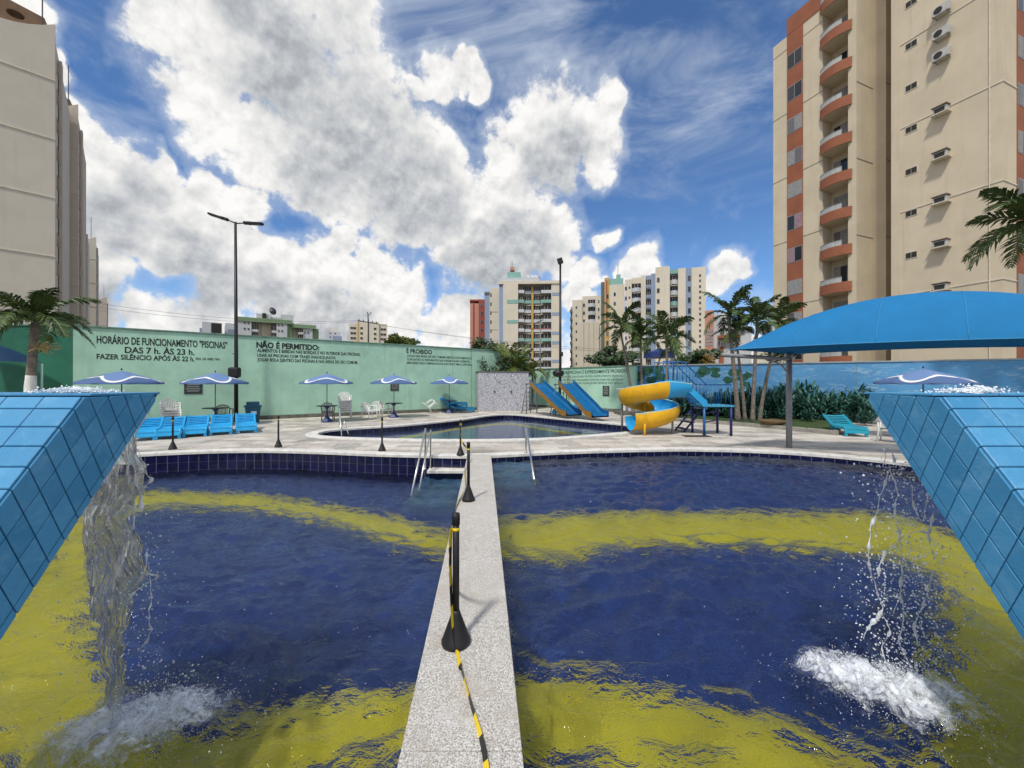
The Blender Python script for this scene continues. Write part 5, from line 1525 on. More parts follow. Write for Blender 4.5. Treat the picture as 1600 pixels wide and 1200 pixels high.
tree('small dark shrub tree showing over the green wall before the salmon tower', (X(752, 36), 36, 0), Z(540, 36), 1.2, 0.9, 700, 0.18, 4)
tree('spiky low shrub showing over the green wall left of the shower planter', (X(775, 34), 34, 0), Z(545, 34), 1.2, 0.6, 600, 0.18, 5)
tree('distant green tree over the green wall beside the beige block', (X(622, 70), 70, 0), Z(533, 70), 2.6, 1.2, 900, 0.35, 6, M_areca)
tree('distant green tree by the end of the beige block', (X(640, 75), 75, 0), Z(535, 75), 2.4, 1.1, 800, 0.35, 7, M_areca)
tree('dark street tree beyond the mural wall under the palm clump', (X(1225, 30), 30, 0), Z(548, 30), 1.8, 1.3, 900, 0.2, 8)
# areca palm and climbers on the planter
ar = palm('bushy areca palm growing above the mosaic shower wall', (X(806, 26.0), 26.0, 0.4), (X(806, 26.0), 26.0, 2.6), 1.75, 18, 0.10, meshes=FA_, seed=12, shaft=False, spread=(0.0, 1.0))
palm('smaller areca palm leaning right above the shower wall', (X(832, 26.6), 26.6, 0.3), (X(832, 26.6), 26.6, 2.5), 1.2, 10, 0.07, meshes=FA_, seed=13, shaft=False, spread=(0.3, 1.0))
t = thing('climbing_plant', 'thin leafy climber on the green wall edge above the shower wall', 'plant', (X(768, 24.9), 24.9, 2.45))
rr = random.Random(4); mb = MB(); ml = MB()
for k in range(11):
    x0 = rr.uniform(-0.5, 1.1); hh = rr.uniform(0.4, 1.45 if k < 3 else 0.9); pts = [Vector((x0+rr.gauss(0, 0.06)*i, rr.uniform(0, 0.3), hh*i/4)) for i in range(5)]
    mb.tube(pts, 0.012, 4)
    for _ in range(34):
        p = pts[rr.randrange(5)]+Vector((rr.gauss(0, 0.10), rr.gauss(0, 0.08), rr.gauss(0, 0.10))); a = Vector((rr.gauss(0, 1), rr.gauss(0, 1), rr.gauss(0, 1))).normalized(); b = a.orthogonal().normalized(); q = 0.075
        ml.add([p-a*q, p+b*q*0.6, p+a*q, p-b*q*0.6], [(0, 1, 2, 3)])
mb.build('stems', M_trunk, t); ml.build('leaves', M_bush, t)

# ------------------------------------------------------------------ buildings
M_cream = mat('cream render', (0.60, 0.51, 0.37), 0.85, var=0.07, scale=0.5, streak=0.22, stain=(0.34, 0.22, 0.12, 1))
M_cream2 = mat('pale cream render', (0.66, 0.60, 0.48), 0.85, var=0.06, scale=0.4, streak=0.12)
M_orange = mat('terracotta render', (0.29, 0.10, 0.05), 0.8, var=0.12, scale=1.0, streak=0.15)
M_joint = mat('dark facade joint', (0.22, 0.18, 0.14), 0.9)
M_lip = mat('pale facade ledge', (0.62, 0.56, 0.45), 0.8)
def m_glass():
    m = bpy.data.materials.new('dark window glass'); m.use_nodes = True; t = m.node_tree; g = NG(t); bs = t.nodes['Principled BSDF']
    r = g.n('ShaderNodeObjectInfo').outputs['Random']
    g.put(bs.inputs['Base Color'], g.mix(g.ss(r, 0.45, 1.0), (0.02, 0.022, 0.026, 1), (0.16, 0.15, 0.15, 1)))
    bs.inputs['Roughness'].default_value = 0.12; bs.inputs['Specular IOR Level'].default_value = 0.5
    return m
M_glass = m_glass()
M_curtain = mat('pale curtain', (0.27, 0.27, 0.26), 0.8, var=0.2, scale=6)
M_pink = mat('pinkish curtain', (0.30, 0.19, 0.22), 0.8, var=0.2, scale=6)
M_alu = mat('aluminium frame', (0.30, 0.30, 0.30), 0.4, metal=0.3)
M_dark = mat('dark panel and recess shade', (0.03, 0.028, 0.025), 0.8)  # flat dark colour for dark panels, also standing in for shade in recesses
M_ac = mat('grey white air conditioner casing', (0.46, 0.45, 0.42), 0.6, var=0.15)

# right-hand tower, in facade coordinates: a runs along the pool-side facade away from us, b into the building
tw_ = thing('apartment_tower', 'tall cream and terracotta apartment tower with curved balconies beyond the mural wall', 'building', (27.9, 22.0, 0))
ea = Vector((-0.36, 0.933, 0)); eb = Vector((0.933, 0.36, 0)); az = math.atan2(ea.y, ea.x)
def T(a, b, z): return ea*a+eb*b+Vector((0, 0, z))
def tbox(name, a0, a1, b0, b1, z0, z1, m, par=None, bevel=0.0):
    mb = MB(); vs = [T(a, b, z) for z in (z0, z1) for a, b in ((a0, b0), (a0, b1), (a1, b1), (a1, b0))]
    mb.add(vs, [(3, 2, 1, 0), (4, 5, 6, 7), (0, 1, 5, 4), (1, 2, 6, 5), (2, 3, 7, 6), (3, 0, 4, 7)])
    return mb.build(name, m, par or tw_, bevel=bevel)
tbox('block', 0, 4.95, 0, 13, 0, 37, M_cream)
tbox('block', 4.95, 7.0, 3.1, 13, 0, 37, M_cream)
tbox('step_wall', 6.2, 7.0, 2.0, 3.1, 0, 37, M_cream)
tbox('block', 7.53, 9.26, 1.15, 13, 0, 36, M_cream)
tbox('front_strip', 7.0, 7.53, 0, 13, 0, 36, M_cream)
tbox('block', 9.26, 13.2, 0, 13, 0, 31.5, M_cream)
tbox('upper_block', 9.26, 11.98, 0.3, 13, 31.5, 32.2, M_cream)
tbox('parapet', 9.26, 12.0, -0.05, 0.3, 31.5, 32.9, M_orange)
tbox('terracotta_strip', 10.7, 11.98, -0.04, 0.02, 0, 31.48, M_orange)
for k in range(11):
    z = 29.1-2.75*k
    if z < 1: break
    w = tbox('window', 10.74, 11.94, -0.055, -0.02, z-0.62, z+0.62, M_alu)
    for h in (0, 1):
        m_ = M_glass if k < 2 else ((M_pink if k in (5, 6) else M_curtain) if (k+h) % 3 else M_glass)
        tbox('pane', 10.78+0.59*h, 11.32+0.59*h, -0.062, -0.05, z-0.57, z+0.57, m_, w)
# long joints on the facade
for z in (30.4, 24.9, 19.4, 13.9, 8.4):
    tbox('joint', 9.26, 10.69, -0.015, 0.01, z-0.025, z+0.025, M_joint); tbox('joint', 11.99, 13.2, -0.015, 0.01, z-0.025, z+0.025, M_joint)
for z in (24.6, 18.95, 13.3, 7.7):
    tbox('ledge', -0.035, 4.97, -0.035, 0.01, z-0.04, z+0.03, M_lip); tbox('ledge', -0.035, 0.02, 0.02, 13, z-0.04, z+0.03, M_lip)
    tbox('joint', 6.985, 7.01, 0.0, 2.0, z-0.6-0.03, z-0.6+0.03, M_joint); tbox('joint', 6.19, 6.21, 2.0, 3.1, z-0.75, z-0.69, M_joint)
    tbox('joint', 4.95, 6.2, 3.085, 3.12, z-0.75, z-0.69, M_joint)
tbox('pilaster', 4.5, 4.97, -0.05, 0.01, 0, 37, M_cream)
mb = MB(); mb.tube([T(0.5, -0.03, 0), T(0.5, -0.03, 37)], 0.03, 6); mb.build('rain_pipe', M_lip, tw_)
for k in range(13):
    z = 24.2+2.79*2-2.79*k
    if z < 1: break
    w = tbox('window', 3.62, 4.24, -0.03, 0.01, z-0.22, z+0.22, M_lip)
    for h in (0, 1): tbox('pane', 3.66+0.29*h, 3.93+0.28*h, -0.036, -0.02, z-0.18, z+0.18, M_dark, w)
    w = tbox('window', 4.96, 4.99, 0.9, 1.9, z-0.9, z+0.5, M_dark)
# balconies with curved terracotta parapets
for k in range(12):
    zf = 31.0-2.78*k
    if zf < 0.5: break
    pts = []; n = 12
    for i in range(n+1):
        f = i/n; a = 7.25+(9.35-7.25)*f; b = -0.06-0.42*math.sin(math.pi*f*0.93)**0.8 if f < 0.999 else -0.06-0.42*0.25
        pts.append((a, b))
    lo_, hi_ = zf-0.12, zf+0.62
    mb = MB(); rows = [[T(a, b, lo_) for a, b in pts], [T(a, b, hi_) for a, b in pts], [T(a, b+0.1, hi_) for a, b in pts], [T(a, b+0.1, lo_) for a, b in pts]]
    mb.grid(rows); pr = mb.build('balcony_parapet', M_orange, tw_)
    mb = MB(); vs = [T(a, b+0.02, lo_+0.03) for a, b in pts]+[T(9.24, 1.15, lo_+0.03), T(7.55, 1.15, lo_+0.03)]
    vs2 = [v_+Vector((0, 0, 0.12)) for v_ in vs]; nn_ = len(vs); mb.add(vs+vs2, [tuple(range(nn_)), tuple(range(2*nn_-1, nn_-1, -1))]+[(i, nn_+i, nn_+(i+1) % nn_, (i+1) % nn_) for i in range(nn_)])
    mb.build('balcony_slab', M_cream, tw_)
    mb = MB(); rows = [[T(a, b+0.05, hi_+0.40) for a, b in pts[3:]], [T(a, b+0.05, hi_) for a, b in pts[3:]]]; 
    mb.tube(rows[0], 0.025, 5)
    for q in range(0, len(rows[0]), 2): mb.tube([rows[1][q], rows[0][q]], 0.016, 4)
    mb.build('balcony_rail', M_alu, pr)
    mb = MB(); mb.grid([[p-Vector((0, 0, 0.02)) for p in rows[0]], rows[1]]); mb.build('glass_panel', mat('frosted balcony glass', (0.42, 0.43, 0.40), 0.25, var=0.1), pr)
    d_ = tbox('balcony_door', 7.7, 9.1, 1.11, 1.15, zf+0.05, zf+2.2, M_alu)
    for h in range(3): tbox('pane', 7.74+0.45*h, 8.16+0.45*h, 1.10, 1.12, zf+0.1, zf+2.15, M_glass if (h+k) % 3 == 0 else M_curtain, d_)
# end wall with terracotta window strip
tbox('terracotta_strip', -0.04, 0.02, 1.65, 2.95, 0, 37, M_orange)
for k in range(13):
    z = 32.6-2.79*k
    if z < 1: break
    w = tbox('window', -0.055, -0.03, 1.70, 2.9, z-0.65, z+0.65, M_alu)
    for h in (0, 1): tbox('pane', -0.062, -0.05, 1.75+0.56*h, 2.28+0.56*h, z-0.6, z+0.6, M_glass if (k+h) % 2 else M_curtain, w)
# air conditioners (things of their own, on brackets)
def ac_split(z, lab):
    o = thing('air_conditioner', lab, 'air conditioner', tw_.location+T(2.40, -0.30, z), az, 'split air conditioners on the tower')
    mb = MB(); mb.box((0, 0, 0.27), (0.78, 0.30, 0.54)); mb.build('casing', M_ac, o, bevel=0.02)
    mb = MB(); mb.tube([(0.1, 0.14, 0.27), (0.1, 0.165, 0.27)], 0.2, 16); mb.build('fan_grille', M_dark, o)
    for s in (-0.3, 0.3):
        mb = MB(); mb.box((s, -0.02, -0.03), (0.04, 0.55, 0.04)); mb.build('bracket', M_alu, o)
for z, lab in ((24.75, 'split air conditioner, topmost of three on the tower end'), (23.3, 'split air conditioner, middle one of three on the tower'), (21.95, 'split air conditioner, lowest of three on the tower')): ac_split(z, lab)
for z, lab in ((18.6, 'window air conditioner box on tower ledge, first below the split units'), (15.8, 'window air conditioner box on tower, second below the split units'), (13.0, 'window air conditioner box on tower, third below the split units'), (10.25, 'window air conditioner box on tower, fourth below the split units'), (7.55, 'window air conditioner box on tower, just above the shade sail')):
    o = thing('air_conditioner', lab, 'air conditioner', tw_.location+T(2.45, -0.2, z), az, 'window air conditioners on the tower')
    mb = MB(); mb.box((0, 0, 0.2), (0.62, 0.40, 0.38)); mb.build('casing', M_ac, o, bevel=0.02)
    mb = MB(); mb.box((0, 0.205, 0.19), (0.46, 0.01, 0.26)); mb.build('grille', M_dark, o)
    mb = MB(); mb.box((0, 0.02, -0.02), (0.80, 0.56, 0.05)); mb.build('shelf', M_lip, o)
    mb = MB(); mb.box((0, 0.04, 0.44), (0.72, 0.50, 0.05)); mb.build('hood', M_joint, o)

# left-hand slab blocks
M_beige = mat('beige grey render', (0.56, 0.51, 0.43), 0.9, var=0.05, scale=0.4, streak=0.10)
M_beige2 = mat('beige brown render', (0.50, 0.43, 0.355), 0.9, var=0.05, scale=0.4, streak=0.12)
M_arch = mat('brown roof arch', (0.20, 0.12, 0.07), 0.8)
def slab_block(label, corner, h, L, m, arch=True, near=14.0, dirn=Vector((0.707, 0.707, 0))):
    """long blank wall ending at the corner, running back towards us along -dirn"""
    t = thing('apartment_slab', label, 'building', corner)
    nrm = Vector((dirn.y, -dirn.x, 0)); inn = -nrm
    def Q(s, b, z): return -dirn*s+inn*b+Vector((0, 0, z))
    def qb(name, s0, s1, b0, b1, z0, z1, mm, par=None):
        mb = MB(); mb.add([Q(s, b, z) for z in (z0, z1) for s, b in ((s0, b0), (s1, b0), (s1, b1), (s0, b1))], [(3, 2, 1, 0), (4, 5, 6, 7), (0, 1, 5, 4), (1, 2, 6, 5), (2, 3, 7, 6), (3, 0, 4, 7)])
        return mb.build(name, mm, par or t)
    qb('body', 0, L, 0, near, 0, h-1.6, m)
    # parapet that dips in a curve, with the arched ornament behind it
    mb = MB(); n = 20; top = []
    for i in range(n+1):
        s = L*i/n; f = min(1.0, s/3.6); top.append((s, h-1.5*math.sin(math.pi/2*f)**0.9))
    vs = [Q(s, b, z) for b in (0.0, 0.35) for s, z in top]+[Q(s, b, h-1.6) for b in (0.0, 0.35) for s, z in top]; k = n+1
    fs = []
    for i in range(n): fs += [(i, i+1, k+i+1, k+i), (2*k+i, 2*k+i+1, i+1, i), (k+i, k+i+1, 3*k+i+1, 3*k+i)]
    fs += [(0, k, 3*k, 2*k)]
    mb.add(vs, fs); mb.build('parapet', m, t)
    if arch:
        mb = MB(); hole = [(2.4+0.55*math.cos(q), h-0.35+0.38*math.sin(q)) for q in [2*math.pi*i/24 for i in range(24)]]
        outer = []
        for i in range(24):
            q = 2*math.pi*i/24; c_, s_ = math.cos(q), math.sin(q); r_ = min(2.1/max(1e-6, abs(c_)), (1.1 if s_ > 0 else 1.3)/max(1e-6, abs(s_))); outer.append((2.6+c_*r_, h-0.35+s_*r_*(1.0 if s_ < 0 else 1.0)+0.16*c_*r_*(1 if s_ > 0 else 0)))
        vs = [Q(s, b, z) for b in (0.45, 1.9) for s, z in outer]+[Q(s, b, z) for b in (0.45, 1.9) for s, z in hole]; fs = []
        for i in range(24):
            j = (i+1) % 24; fs += [(i, j, 48+j, 48+i), (24+i, 72+i, 72+j, 24+j), (i, 24+i, 24+j, j), (48+i, 48+j, 72+j, 72+i)]
        mb.add(vs, fs); mb.build('roof_arch', M_arch, t)
    z = h-5.4
    while z > 3:
        qb('ledge', -0.03, L, -0.06, 0.01, z-0.06, z+0.05, M_lip if m is M_beige else M_beige); z -= 5.6
    # windows on the narrow return
    for k_ in range(int(h/2.8)-1):
        z = h-4.0-2.8*k_
        if z < 2: break
        w = qb('window', -0.06, -0.0, 1.0, 2.2, z, z+1.2, M_beige2); qb('pane', -0.075, -0.05, 1.05, 2.15, z+0.05, z+1.15, M_glass, w)
    qb('side_strip', -0.25, -0.06, 2.4, 3.4, 0, h-2, M_beige2)
    mb = MB(); mb.tube([Q(0.8, 0.3, h-1), Q(0.8, 0.3, h+4.5)], 0.05, 5); mb.build('mast', M_darksteel, t)
    return t
slab_block('tall beige slab block with a round-holed roof arch behind the white-footed palm', (X(86, 37.0), 37.0, 0), Z(38, 37.0), 16, M_beige)
slab_block('second beige slab block, browner, behind the tall one with the roof arch', (X(122, 47.5), 47.5, 0), Z(163, 47.5), 14, M_beige2)
slab_block('narrow far beige slab block showing past the browner slab', (X(133, 78), 78, 0), Z(345, 78), 14, M_beige, arch=False)
slab_block('far beige slab block with stepped top before the last one', (X(150, 92), 92, 0), Z(370, 92), 10, M_beige, arch=False)
slab_block('last and lowest beige slab block down the row', (X(167, 150), 150, 0), Z(464, 150), 14, M_beige2, arch=False)

# middle-distance towers built from storeys: fb(...) works in photograph columns at one real distance
M_fw = mat('warm white render', (0.62, 0.56, 0.45), 0.85, var=0.05, scale=0.2, streak=0.14)
M_fw2 = mat('cool white render', (0.52, 0.54, 0.56), 0.85, var=0.05, scale=0.2, streak=0.08)
M_blueg = mat('blue grey render', (0.26, 0.32, 0.42), 0.85, var=0.05, scale=0.2)
M_teal = mat('teal render', (0.22, 0.40, 0.36), 0.85, var=0.08, scale=0.3)
M_must = mat('mustard render', (0.50, 0.33, 0.11), 0.85, var=0.08)
M_salmon = mat('salmon render', (0.50, 0.24, 0.17), 0.85, var=0.08, streak=0.1)
M_red = mat('dark red render', (0.30, 0.075, 0.055), 0.85, var=0.1)
M_olive = mat('dark grey green render and shade', (0.11, 0.13, 0.11), 0.85)
M_gold = mat('sage green render', (0.20, 0.30, 0.17), 0.85, var=0.06, scale=0.3)
M_brownglass = mat('brown tinted glass', (0.035, 0.022, 0.018), 0.2, var=0.3, scale=0.5)
class Far:
    def __init__(s, name, label, d, x): s.d = d; s.o = thing(name, label, 'building', (X(x, d), d, 0)); th = math.atan2(X(x, d), d); s.o.rotation_euler = (0, 0, -th); s.o.scale = (math.cos(th), 1, 1); s.O = s.o.location.copy(); s.cache = {}
    def box(s, name, p0, p1, z0, z1, m, y0=0.0, dep=10.0, par=None):
        x0, x1 = X(p0, s.d), X(p1, s.d); mb = MB(); mb.box(((x0+x1)/2-s.O.x, y0+dep/2, (z0+z1)/2), (x1-x0, dep, z1-z0)); return mb.build(name, m, par or s.o)
    def z(s, py): return Z(py, s.d)
    def win(s, p, ys, w, h, m=None, y0=0.0, name='window'):
        """one window per storey, frame with pane"""
        wm, hm = w/FPX*s.d, h/FPX*s.d
        for py in ys:
            k = (round(wm, 3), round(hm, 3), (m or M_glass).name)
            if k not in s.cache:
                mb = MB(); mb.box((0, 0, 0), (wm+0.14, 0.12, hm+0.14)); f = mb.mesh('window', M_alu); mb = MB(); mb.box((0, -0.05, 0), (wm, 0.06, hm)); s.cache[k] = (f, mb.mesh('pane', m or M_glass))
            a = obj(name, s.cache[k][0], s.o); a.location = (X(p, s.d)-s.O.x, y0, s.z(py)); obj('pane', s.cache[k][1], a)
    def balcony(s, p0, p1, py, hpx, mp, y0=0.0, out=0.9, curved=False, mg=None, slab=0.45):
        """flat dark panel for glazing and recess shade, with parapet; py = floor row"""
        x0, x1 = X(p0, s.d)-s.O.x, X(p1, s.d)-s.O.x; zf = s.z(py); hz = hpx/FPX*s.d; w = x1-x0
        mb = MB(); mb.box(((x0+x1)/2, y0-0.02, zf+hz*0.55), (w, 0.10, hz*0.85)); r = mb.build('balcony_shade_panel', mg or M_brownglass, s.o)
        mb = MB(); n = 8 if curved else 1; pts = [(x0+w*i/n, y0-(out*(0.35+0.65*math.sin(math.pi*i/n)) if curved else out)) for i in range(n+1)]
        pts = [(x0, y0)]+pts+[(x1, y0)]; mb.grid([[(a, b, zf-0.15) for a, b in pts], [(a, b, zf+hz*slab) for a, b in pts]]); 
        mb.add([(a, b, zf-0.15) for a, b in pts], [tuple(range(len(pts)))]); mb.build('balcony_parapet', mp, s.o)
        for q in (0.33, 0.66):
            mb = MB(); mb.box((x0+w*q, y0-0.09, zf+hz*0.6), (0.08, 0.06, hz*0.7)); mb.build('door_frame', M_fw, r)

F1 = Far('apartment_tower', 'cream tower with concave balconies and teal roof box behind the shower planter', 113.0, 827)
fl8 = [445+15.1*k for k in range(10)]
F1.box('body', 787.5, 809.5, 0, F1.z(443), M_fw); F1.box('balcony_back', 809.5, 861.5, 0, F1.z(443), M_fw, 2.6, 8); F1.box('body', 861.5, 875.5, 0, F1.z(443), M_fw, 0.4)
F1.box('grey_pilaster', 779.5, 785.5, 0, F1.z(445), M_blueg, 0.6); F1.box('window_strip', 785.5, 787.5, 0, F1.z(440), M_fw2, 0.2)
F1.box('parapet', 779, 875.5, F1.z(443.2), F1.z(438.5), M_fw, 0.1); F1.box('upper_parapet', 787, 842, F1.z(438.5), F1.z(433), M_fw2, 0.6); F1.box('roof_box', 792, 813, F1.z(433), F1.z(422), M_teal, 2, 5)
F1.box('tank', 796, 803, F1.z(417), F1.z(412), M_salmon, 3, 2); F1.box('mast', 799, 799.6, F1.z(422), F1.z(400), M_darksteel, 3.5, 0.2)
F1.box('mustard_column', 830.3, 833.6, 0, F1.z(447), M_must, 1.4, 1.5)
for k, py in enumerate(fl8):
    if py > 575: break
    pm_ = (M_fw2, M_teal, M_fw2, M_fw2)[k % 4] if k != 1 else M_teal
    for (a, b, y0) in ((809.5, 819, 0.5), (819.6, 830, 1.7), (834, 844.6, 1.7), (845.4, 861.5, 0.8)):
        F1.balcony(a, b, py+11.5, 11.5, pm_, y0+0.6, 0.7, mg=M_brownglass if (k*3+int(a)) % 4 else M_dark, slab=0.36)
    F1.win(788.8, [py+3], 2.0, 5.0, M_glass, 0.12)
for a, b in ((468, 474), (500, 505)): F1.box('teal_band', 792, 809, F1.z(b), F1.z(a), M_teal, -0.06, 0.1)
for a in (457, 488, 518, 533, 562): F1.box('grey_band', 862.5, 875.4, F1.z(a+5), F1.z(a), M_blueg, 0.34, 0.1)
for px_ in (826, 833, 838):
    mb = MB(); mb.lathe([(0.05, 0), (0.8, 0.3), (1.0, 0.7)], 12); o = mb.build('satellite_dish', M_fw2, F1.o, True); o.location = (X(px_, 113)-F1.O.x, 2, F1.z(433)); o.rotation_euler = (R(50), 0, 0.4)
F1b = Far('apartment_tower', 'slim grey and cream tower standing just behind the concave-balcony one', 122.0, 768)
F1b.box('body', 765, 779.6, 0, F1b.z(450), M_fw); F1b.box('grey_pilaster', 757.5, 765, 0, F1b.z(457), M_blueg, 0.3); F1b.win(767, [461+14*k for k in range(7)], 1.6, 5); F1b.box('dark_parapet', 757, 765.5, F1b.z(459), F1b.z(456), M_joint, 0, 8)
for a in (487, 515): F1b.box('joint', 768.5, 778, F1b.z(a+0.8), F1b.z(a), M_joint, -0.04, 0.1)
F1c = Far('apartment_tower', 'salmon and dark red tower at the left of the cream towers', 135.0, 745)
F1c.box('body', 734.5, 748, 0, F1c.z(474), M_salmon); F1c.box('red_side', 748, 757.5, 0, F1c.z(468), M_red, -0.4); F1c.box('red_strip', 739, 741.5, 0, F1c.z(473), M_red, -0.1, 1); F1c.win(753, [477+13*k for k in range(6)], 3, 4.5, y0=-0.42); F1c.box('parapet', 734, 757.8, F1c.z(470), F1c.z(467.5), M_red, 0.5)

F2 = Far('apartment_tower', 'tallest cream tower with pale curved balconies behind the palms', 101.0, 1045)
st = [437+16.8*k for k in range(9)]
F2.box('body', 1024, 1046.5, 0, F2.z(417), M_fw, -0.8, 12); F2.box('balcony_back', 1046.5, 1059.5, 0, F2.z(424), M_fw, 1.0); F2.box('teal_parapet', 1046.5, 1060, F2.z(428), F2.z(421.5), M_teal, 0.2, 6)
F2.box('body', 1059.5, 1071, 0, F2.z(421), M_fw); F2.box('grey_pilaster', 1071, 1080, 0, F2.z(421.5), M_blueg, 0.4); F2.box('body', 1080, 1101, 0, F2.z(422), M_fw, 0.0)
F2.box('grey_pilaster', 1016.5, 1024, 0, F2.z(424), M_blueg, 0.6)
F2.win(1028.5, st, 3.6, 6.2, y0=-0.84); F2.win(1076.5, st, 3.8, 7.4, y0=0.36); F2.win(1092.5, [s_+q for s_ in st for q in (-2, 6)], 2.2, 3.2)
for k, py in enumerate(st): F2.balcony(1047, 1059, py+7, 14, (M_teal if k in (2, 5) else M_fw2), 0.9, 1.5, True, slab=0.42)
F2b = Far('apartment_tower', 'cream tower wing with dark glazed curved balconies behind the slim palms', 109.0, 990)
st2 = [450+15.6*k for k in range(9)]
F2b.box('body', 976, 987, 0, F2b.z(436), M_fw); F2b.box('body', 987, 1009, 0, F2b.z(433), M_fw, 0.9); F2b.box('body', 1001.5, 1009, 0, F2b.z(431.5), M_fw, 0.1); F2b.box('blue_bay', 1009, 1017, 0, F2b.z(431), M_blueg, 0.8)
for k, py in enumerate(st2):
    F2b.balcony(987, 1001.5, py+5.5, 13.5, M_fw2, 0.8, 1.3, True, M_brownglass if k != 3 else M_dark, slab=0.40); F2b.balcony(1009.5, 1017, py+0.5, 13, M_blueg, 0.7, 0.8, mg=M_brownglass, slab=0.30)
F2b.win(978, st2, 2.6, 5); F2b.win(983.5, [y-1 for y in st2], 1.8, 3)
F2c = Far('apartment_tower', 'cream tower with mustard stripe and teal top between the two pale wings', 114.0, 958)
F2c.box('body', 951.5, 975.5, 0, F2c.z(445), M_fw); F2c.box('teal_top', 951, 974, F2c.z(445), F2c.z(435), M_teal, 0.3); F2c.box('mustard_stripe', 944.5, 951.5, 0, F2c.z(434), M_must, -0.4); F2c.box('side_shade', 939, 944.6, 0, F2c.z(440), M_olive, -0.2); F2c.box('red_slit', 947, 949, F2c.z(520), F2c.z(438), M_red, -0.45, 0.2)  # narrow dark side has its shade put into the colour
F2c.box('tank', 963, 970, F2c.z(431), F2c.z(425), M_teal, 3, 3); F2c.box('mast', 965.6, 966.2, F2c.z(425), F2c.z(405), M_darksteel, 4, 0.2)
F2c.win(949, [463+14.6*k for k in range(8)], 3, 6, y0=-0.46); F2c.win(960.5, [460+14.6*k for k in range(8)], 2.8, 5)
F2d = Far('apartment_tower', 'lower cream tower with a blank panel wall behind the pole with the floodlight', 130.0, 915)
F2d.box('body', 894, 910, 0, F2d.z(468), M_fw); F2d.box('body', 910, 939, 0, F2d.z(462), M_fw, 0.8); F2d.box('blank_panel', 904.5, 936, 0, F2d.z(504), M_fw, -0.8, 4); F2d.box('dark_edge', 891.5, 894.5, 0, F2d.z(478), M_blueg, 0.5)
for px_ in (912, 920, 927.5): F2d.box('joint', px_, px_+0.5, 0, F2d.z(506), M_joint, -0.84, 0.1)
for k in range(3): F2d.balcony(919, 930, 479+12.5*k, 11.5, M_fw2, 0.8, 1.2, True, slab=0.42)
F2d.win(900.5, [480+12.6*k for k in range(8)], 1.8, 3.6); F2d.win(912.5, [476+12.5*k for k in range(3)], 2.4, 4.5, y0=0.78); F2d.win(935.5, [471+12.5*k for k in range(3)], 1.6, 4, y0=0.78)
for k in range(8): F2d.box('side_balcony', 890.5, 894, F2d.z(488+12.6*k), F2d.z(483+12.6*k), M_olive, -0.4, 1.2)

# low blocks over the green wall
G1 = Far('apartment_block', 'low white block with sage green roof band over the rule lettering', 88.0, 432)
G1.box('body', 372, 394, 0, G1.z(505), M_fw2); G1.box('recess', 394, 432, 0, G1.z(505), M_cream2, 1.8); G1.box('body', 432, 449, 0, G1.z(505), M_fw2); G1.box('green_edge', 449, 456.5, 0, G1.z(505), M_gold, 0.5); G1.box('recess', 456.5, 475, 0, G1.z(507), M_cream2, 2.2); G1.box('body', 475, 491, 0, G1.z(509), M_fw2, 0.4); G1.box('green_side', 491, 502, 0, G1.z(509), M_gold, 1.0)
G1.box('roof_band', 370, 456.5, G1.z(505.2), G1.z(499), M_gold, -0.2, 11); G1.box('roof_band', 456.5, 497, G1.z(510), G1.z(504), M_gold, 0.1, 11)
G1.box('stair_box', 401, 423, G1.z(499), G1.z(491), M_fw2, 1, 5); G1.box('dark_panel', 410, 416, G1.z(504), G1.z(490), M_dark, 0.7, 0.4); G1.box('tank_house', 439, 460, G1.z(500), G1.z(487.5), M_fw2, 3, 5); G1.box('low_wall', 422, 440, G1.z(500), G1.z(493), M_fw2, 3, 4)
for a, b in ((394.5, 404), (424.5, 432), (467, 475)):
    for k in range(2): G1.balcony(a, b, 519+14*k, 12, M_fw2, 0.9, 0.8, slab=0.2)
for p_ in (384, 389.5, 435.5, 441, 478, 483.5): G1.win(p_, [507.5, 516.5], 1.8, 2.0, M_dark, -0.02 if p_ < 450 else 0.38)
for p_ in (409, 419): G1.box('column', p_, p_+4, 0, G1.z(505), M_fw, 1.5, 0.5)
mb = MB(); mb.lathe([(0.05, 0), (0.7, 0.2), (0.95, 0.55)], 14); o = mb.build('satellite_dish', M_darksteel, G1.o, True); o.location = (X(424.5, 88)-G1.O.x, 2, G1.z(486)); o.rotation_euler = (R(70), 0, 0.5)
G1.box('dish_mast', 424.3, 424.8, G1.z(493), G1.z(485), M_darksteel, 2.2, 0.1)
G0 = Far('apartment_block', 'small grey and white roof block with a black panel left of the lamp post', 90.0, 335)
G0.box('body', 316, 347, 0, G0.z(504), M_fw2); G0.box('black_panel', 330, 346, 0, G0.z(505), M_dark, -0.1, 0.3); G0.box('blue_roof', 357, 370, 0, G0.z(511), M_blueg, 2); G0.box('rear_wall', 353, 375, 0, G0.z(499), M_fw2, 5); G0.box('tank', 312, 316, 0, G0.z(513), M_blueg, 1, 3)
G2 = Far('apartment_block', 'beige four-storey block behind the utility pole', 120.0, 575)
G2.box('body', 546, 560.5, 0, G2.z(507), M_fw); G2.box('body', 560.5, 592, 0, G2.z(503), M_cream2, -0.6); G2.box('body', 592, 605.5, 0, G2.z(505), M_fw); G2.box('edge', 559, 561, 0, G2.z(504), M_must, -0.7, 2)
for p_, o_ in ((550, 0), (554.5, 0), (565, -.62), (586, -.62), (597, 0), (601.5, 0)): G2.win(p_, [513.5, 521.5, 529], 3.4, 2.6, M_brownglass, o_-0.02)
G3 = Far('apartment_block', 'faint white far block with a blue tank beside the sage green one', 190.0, 523)
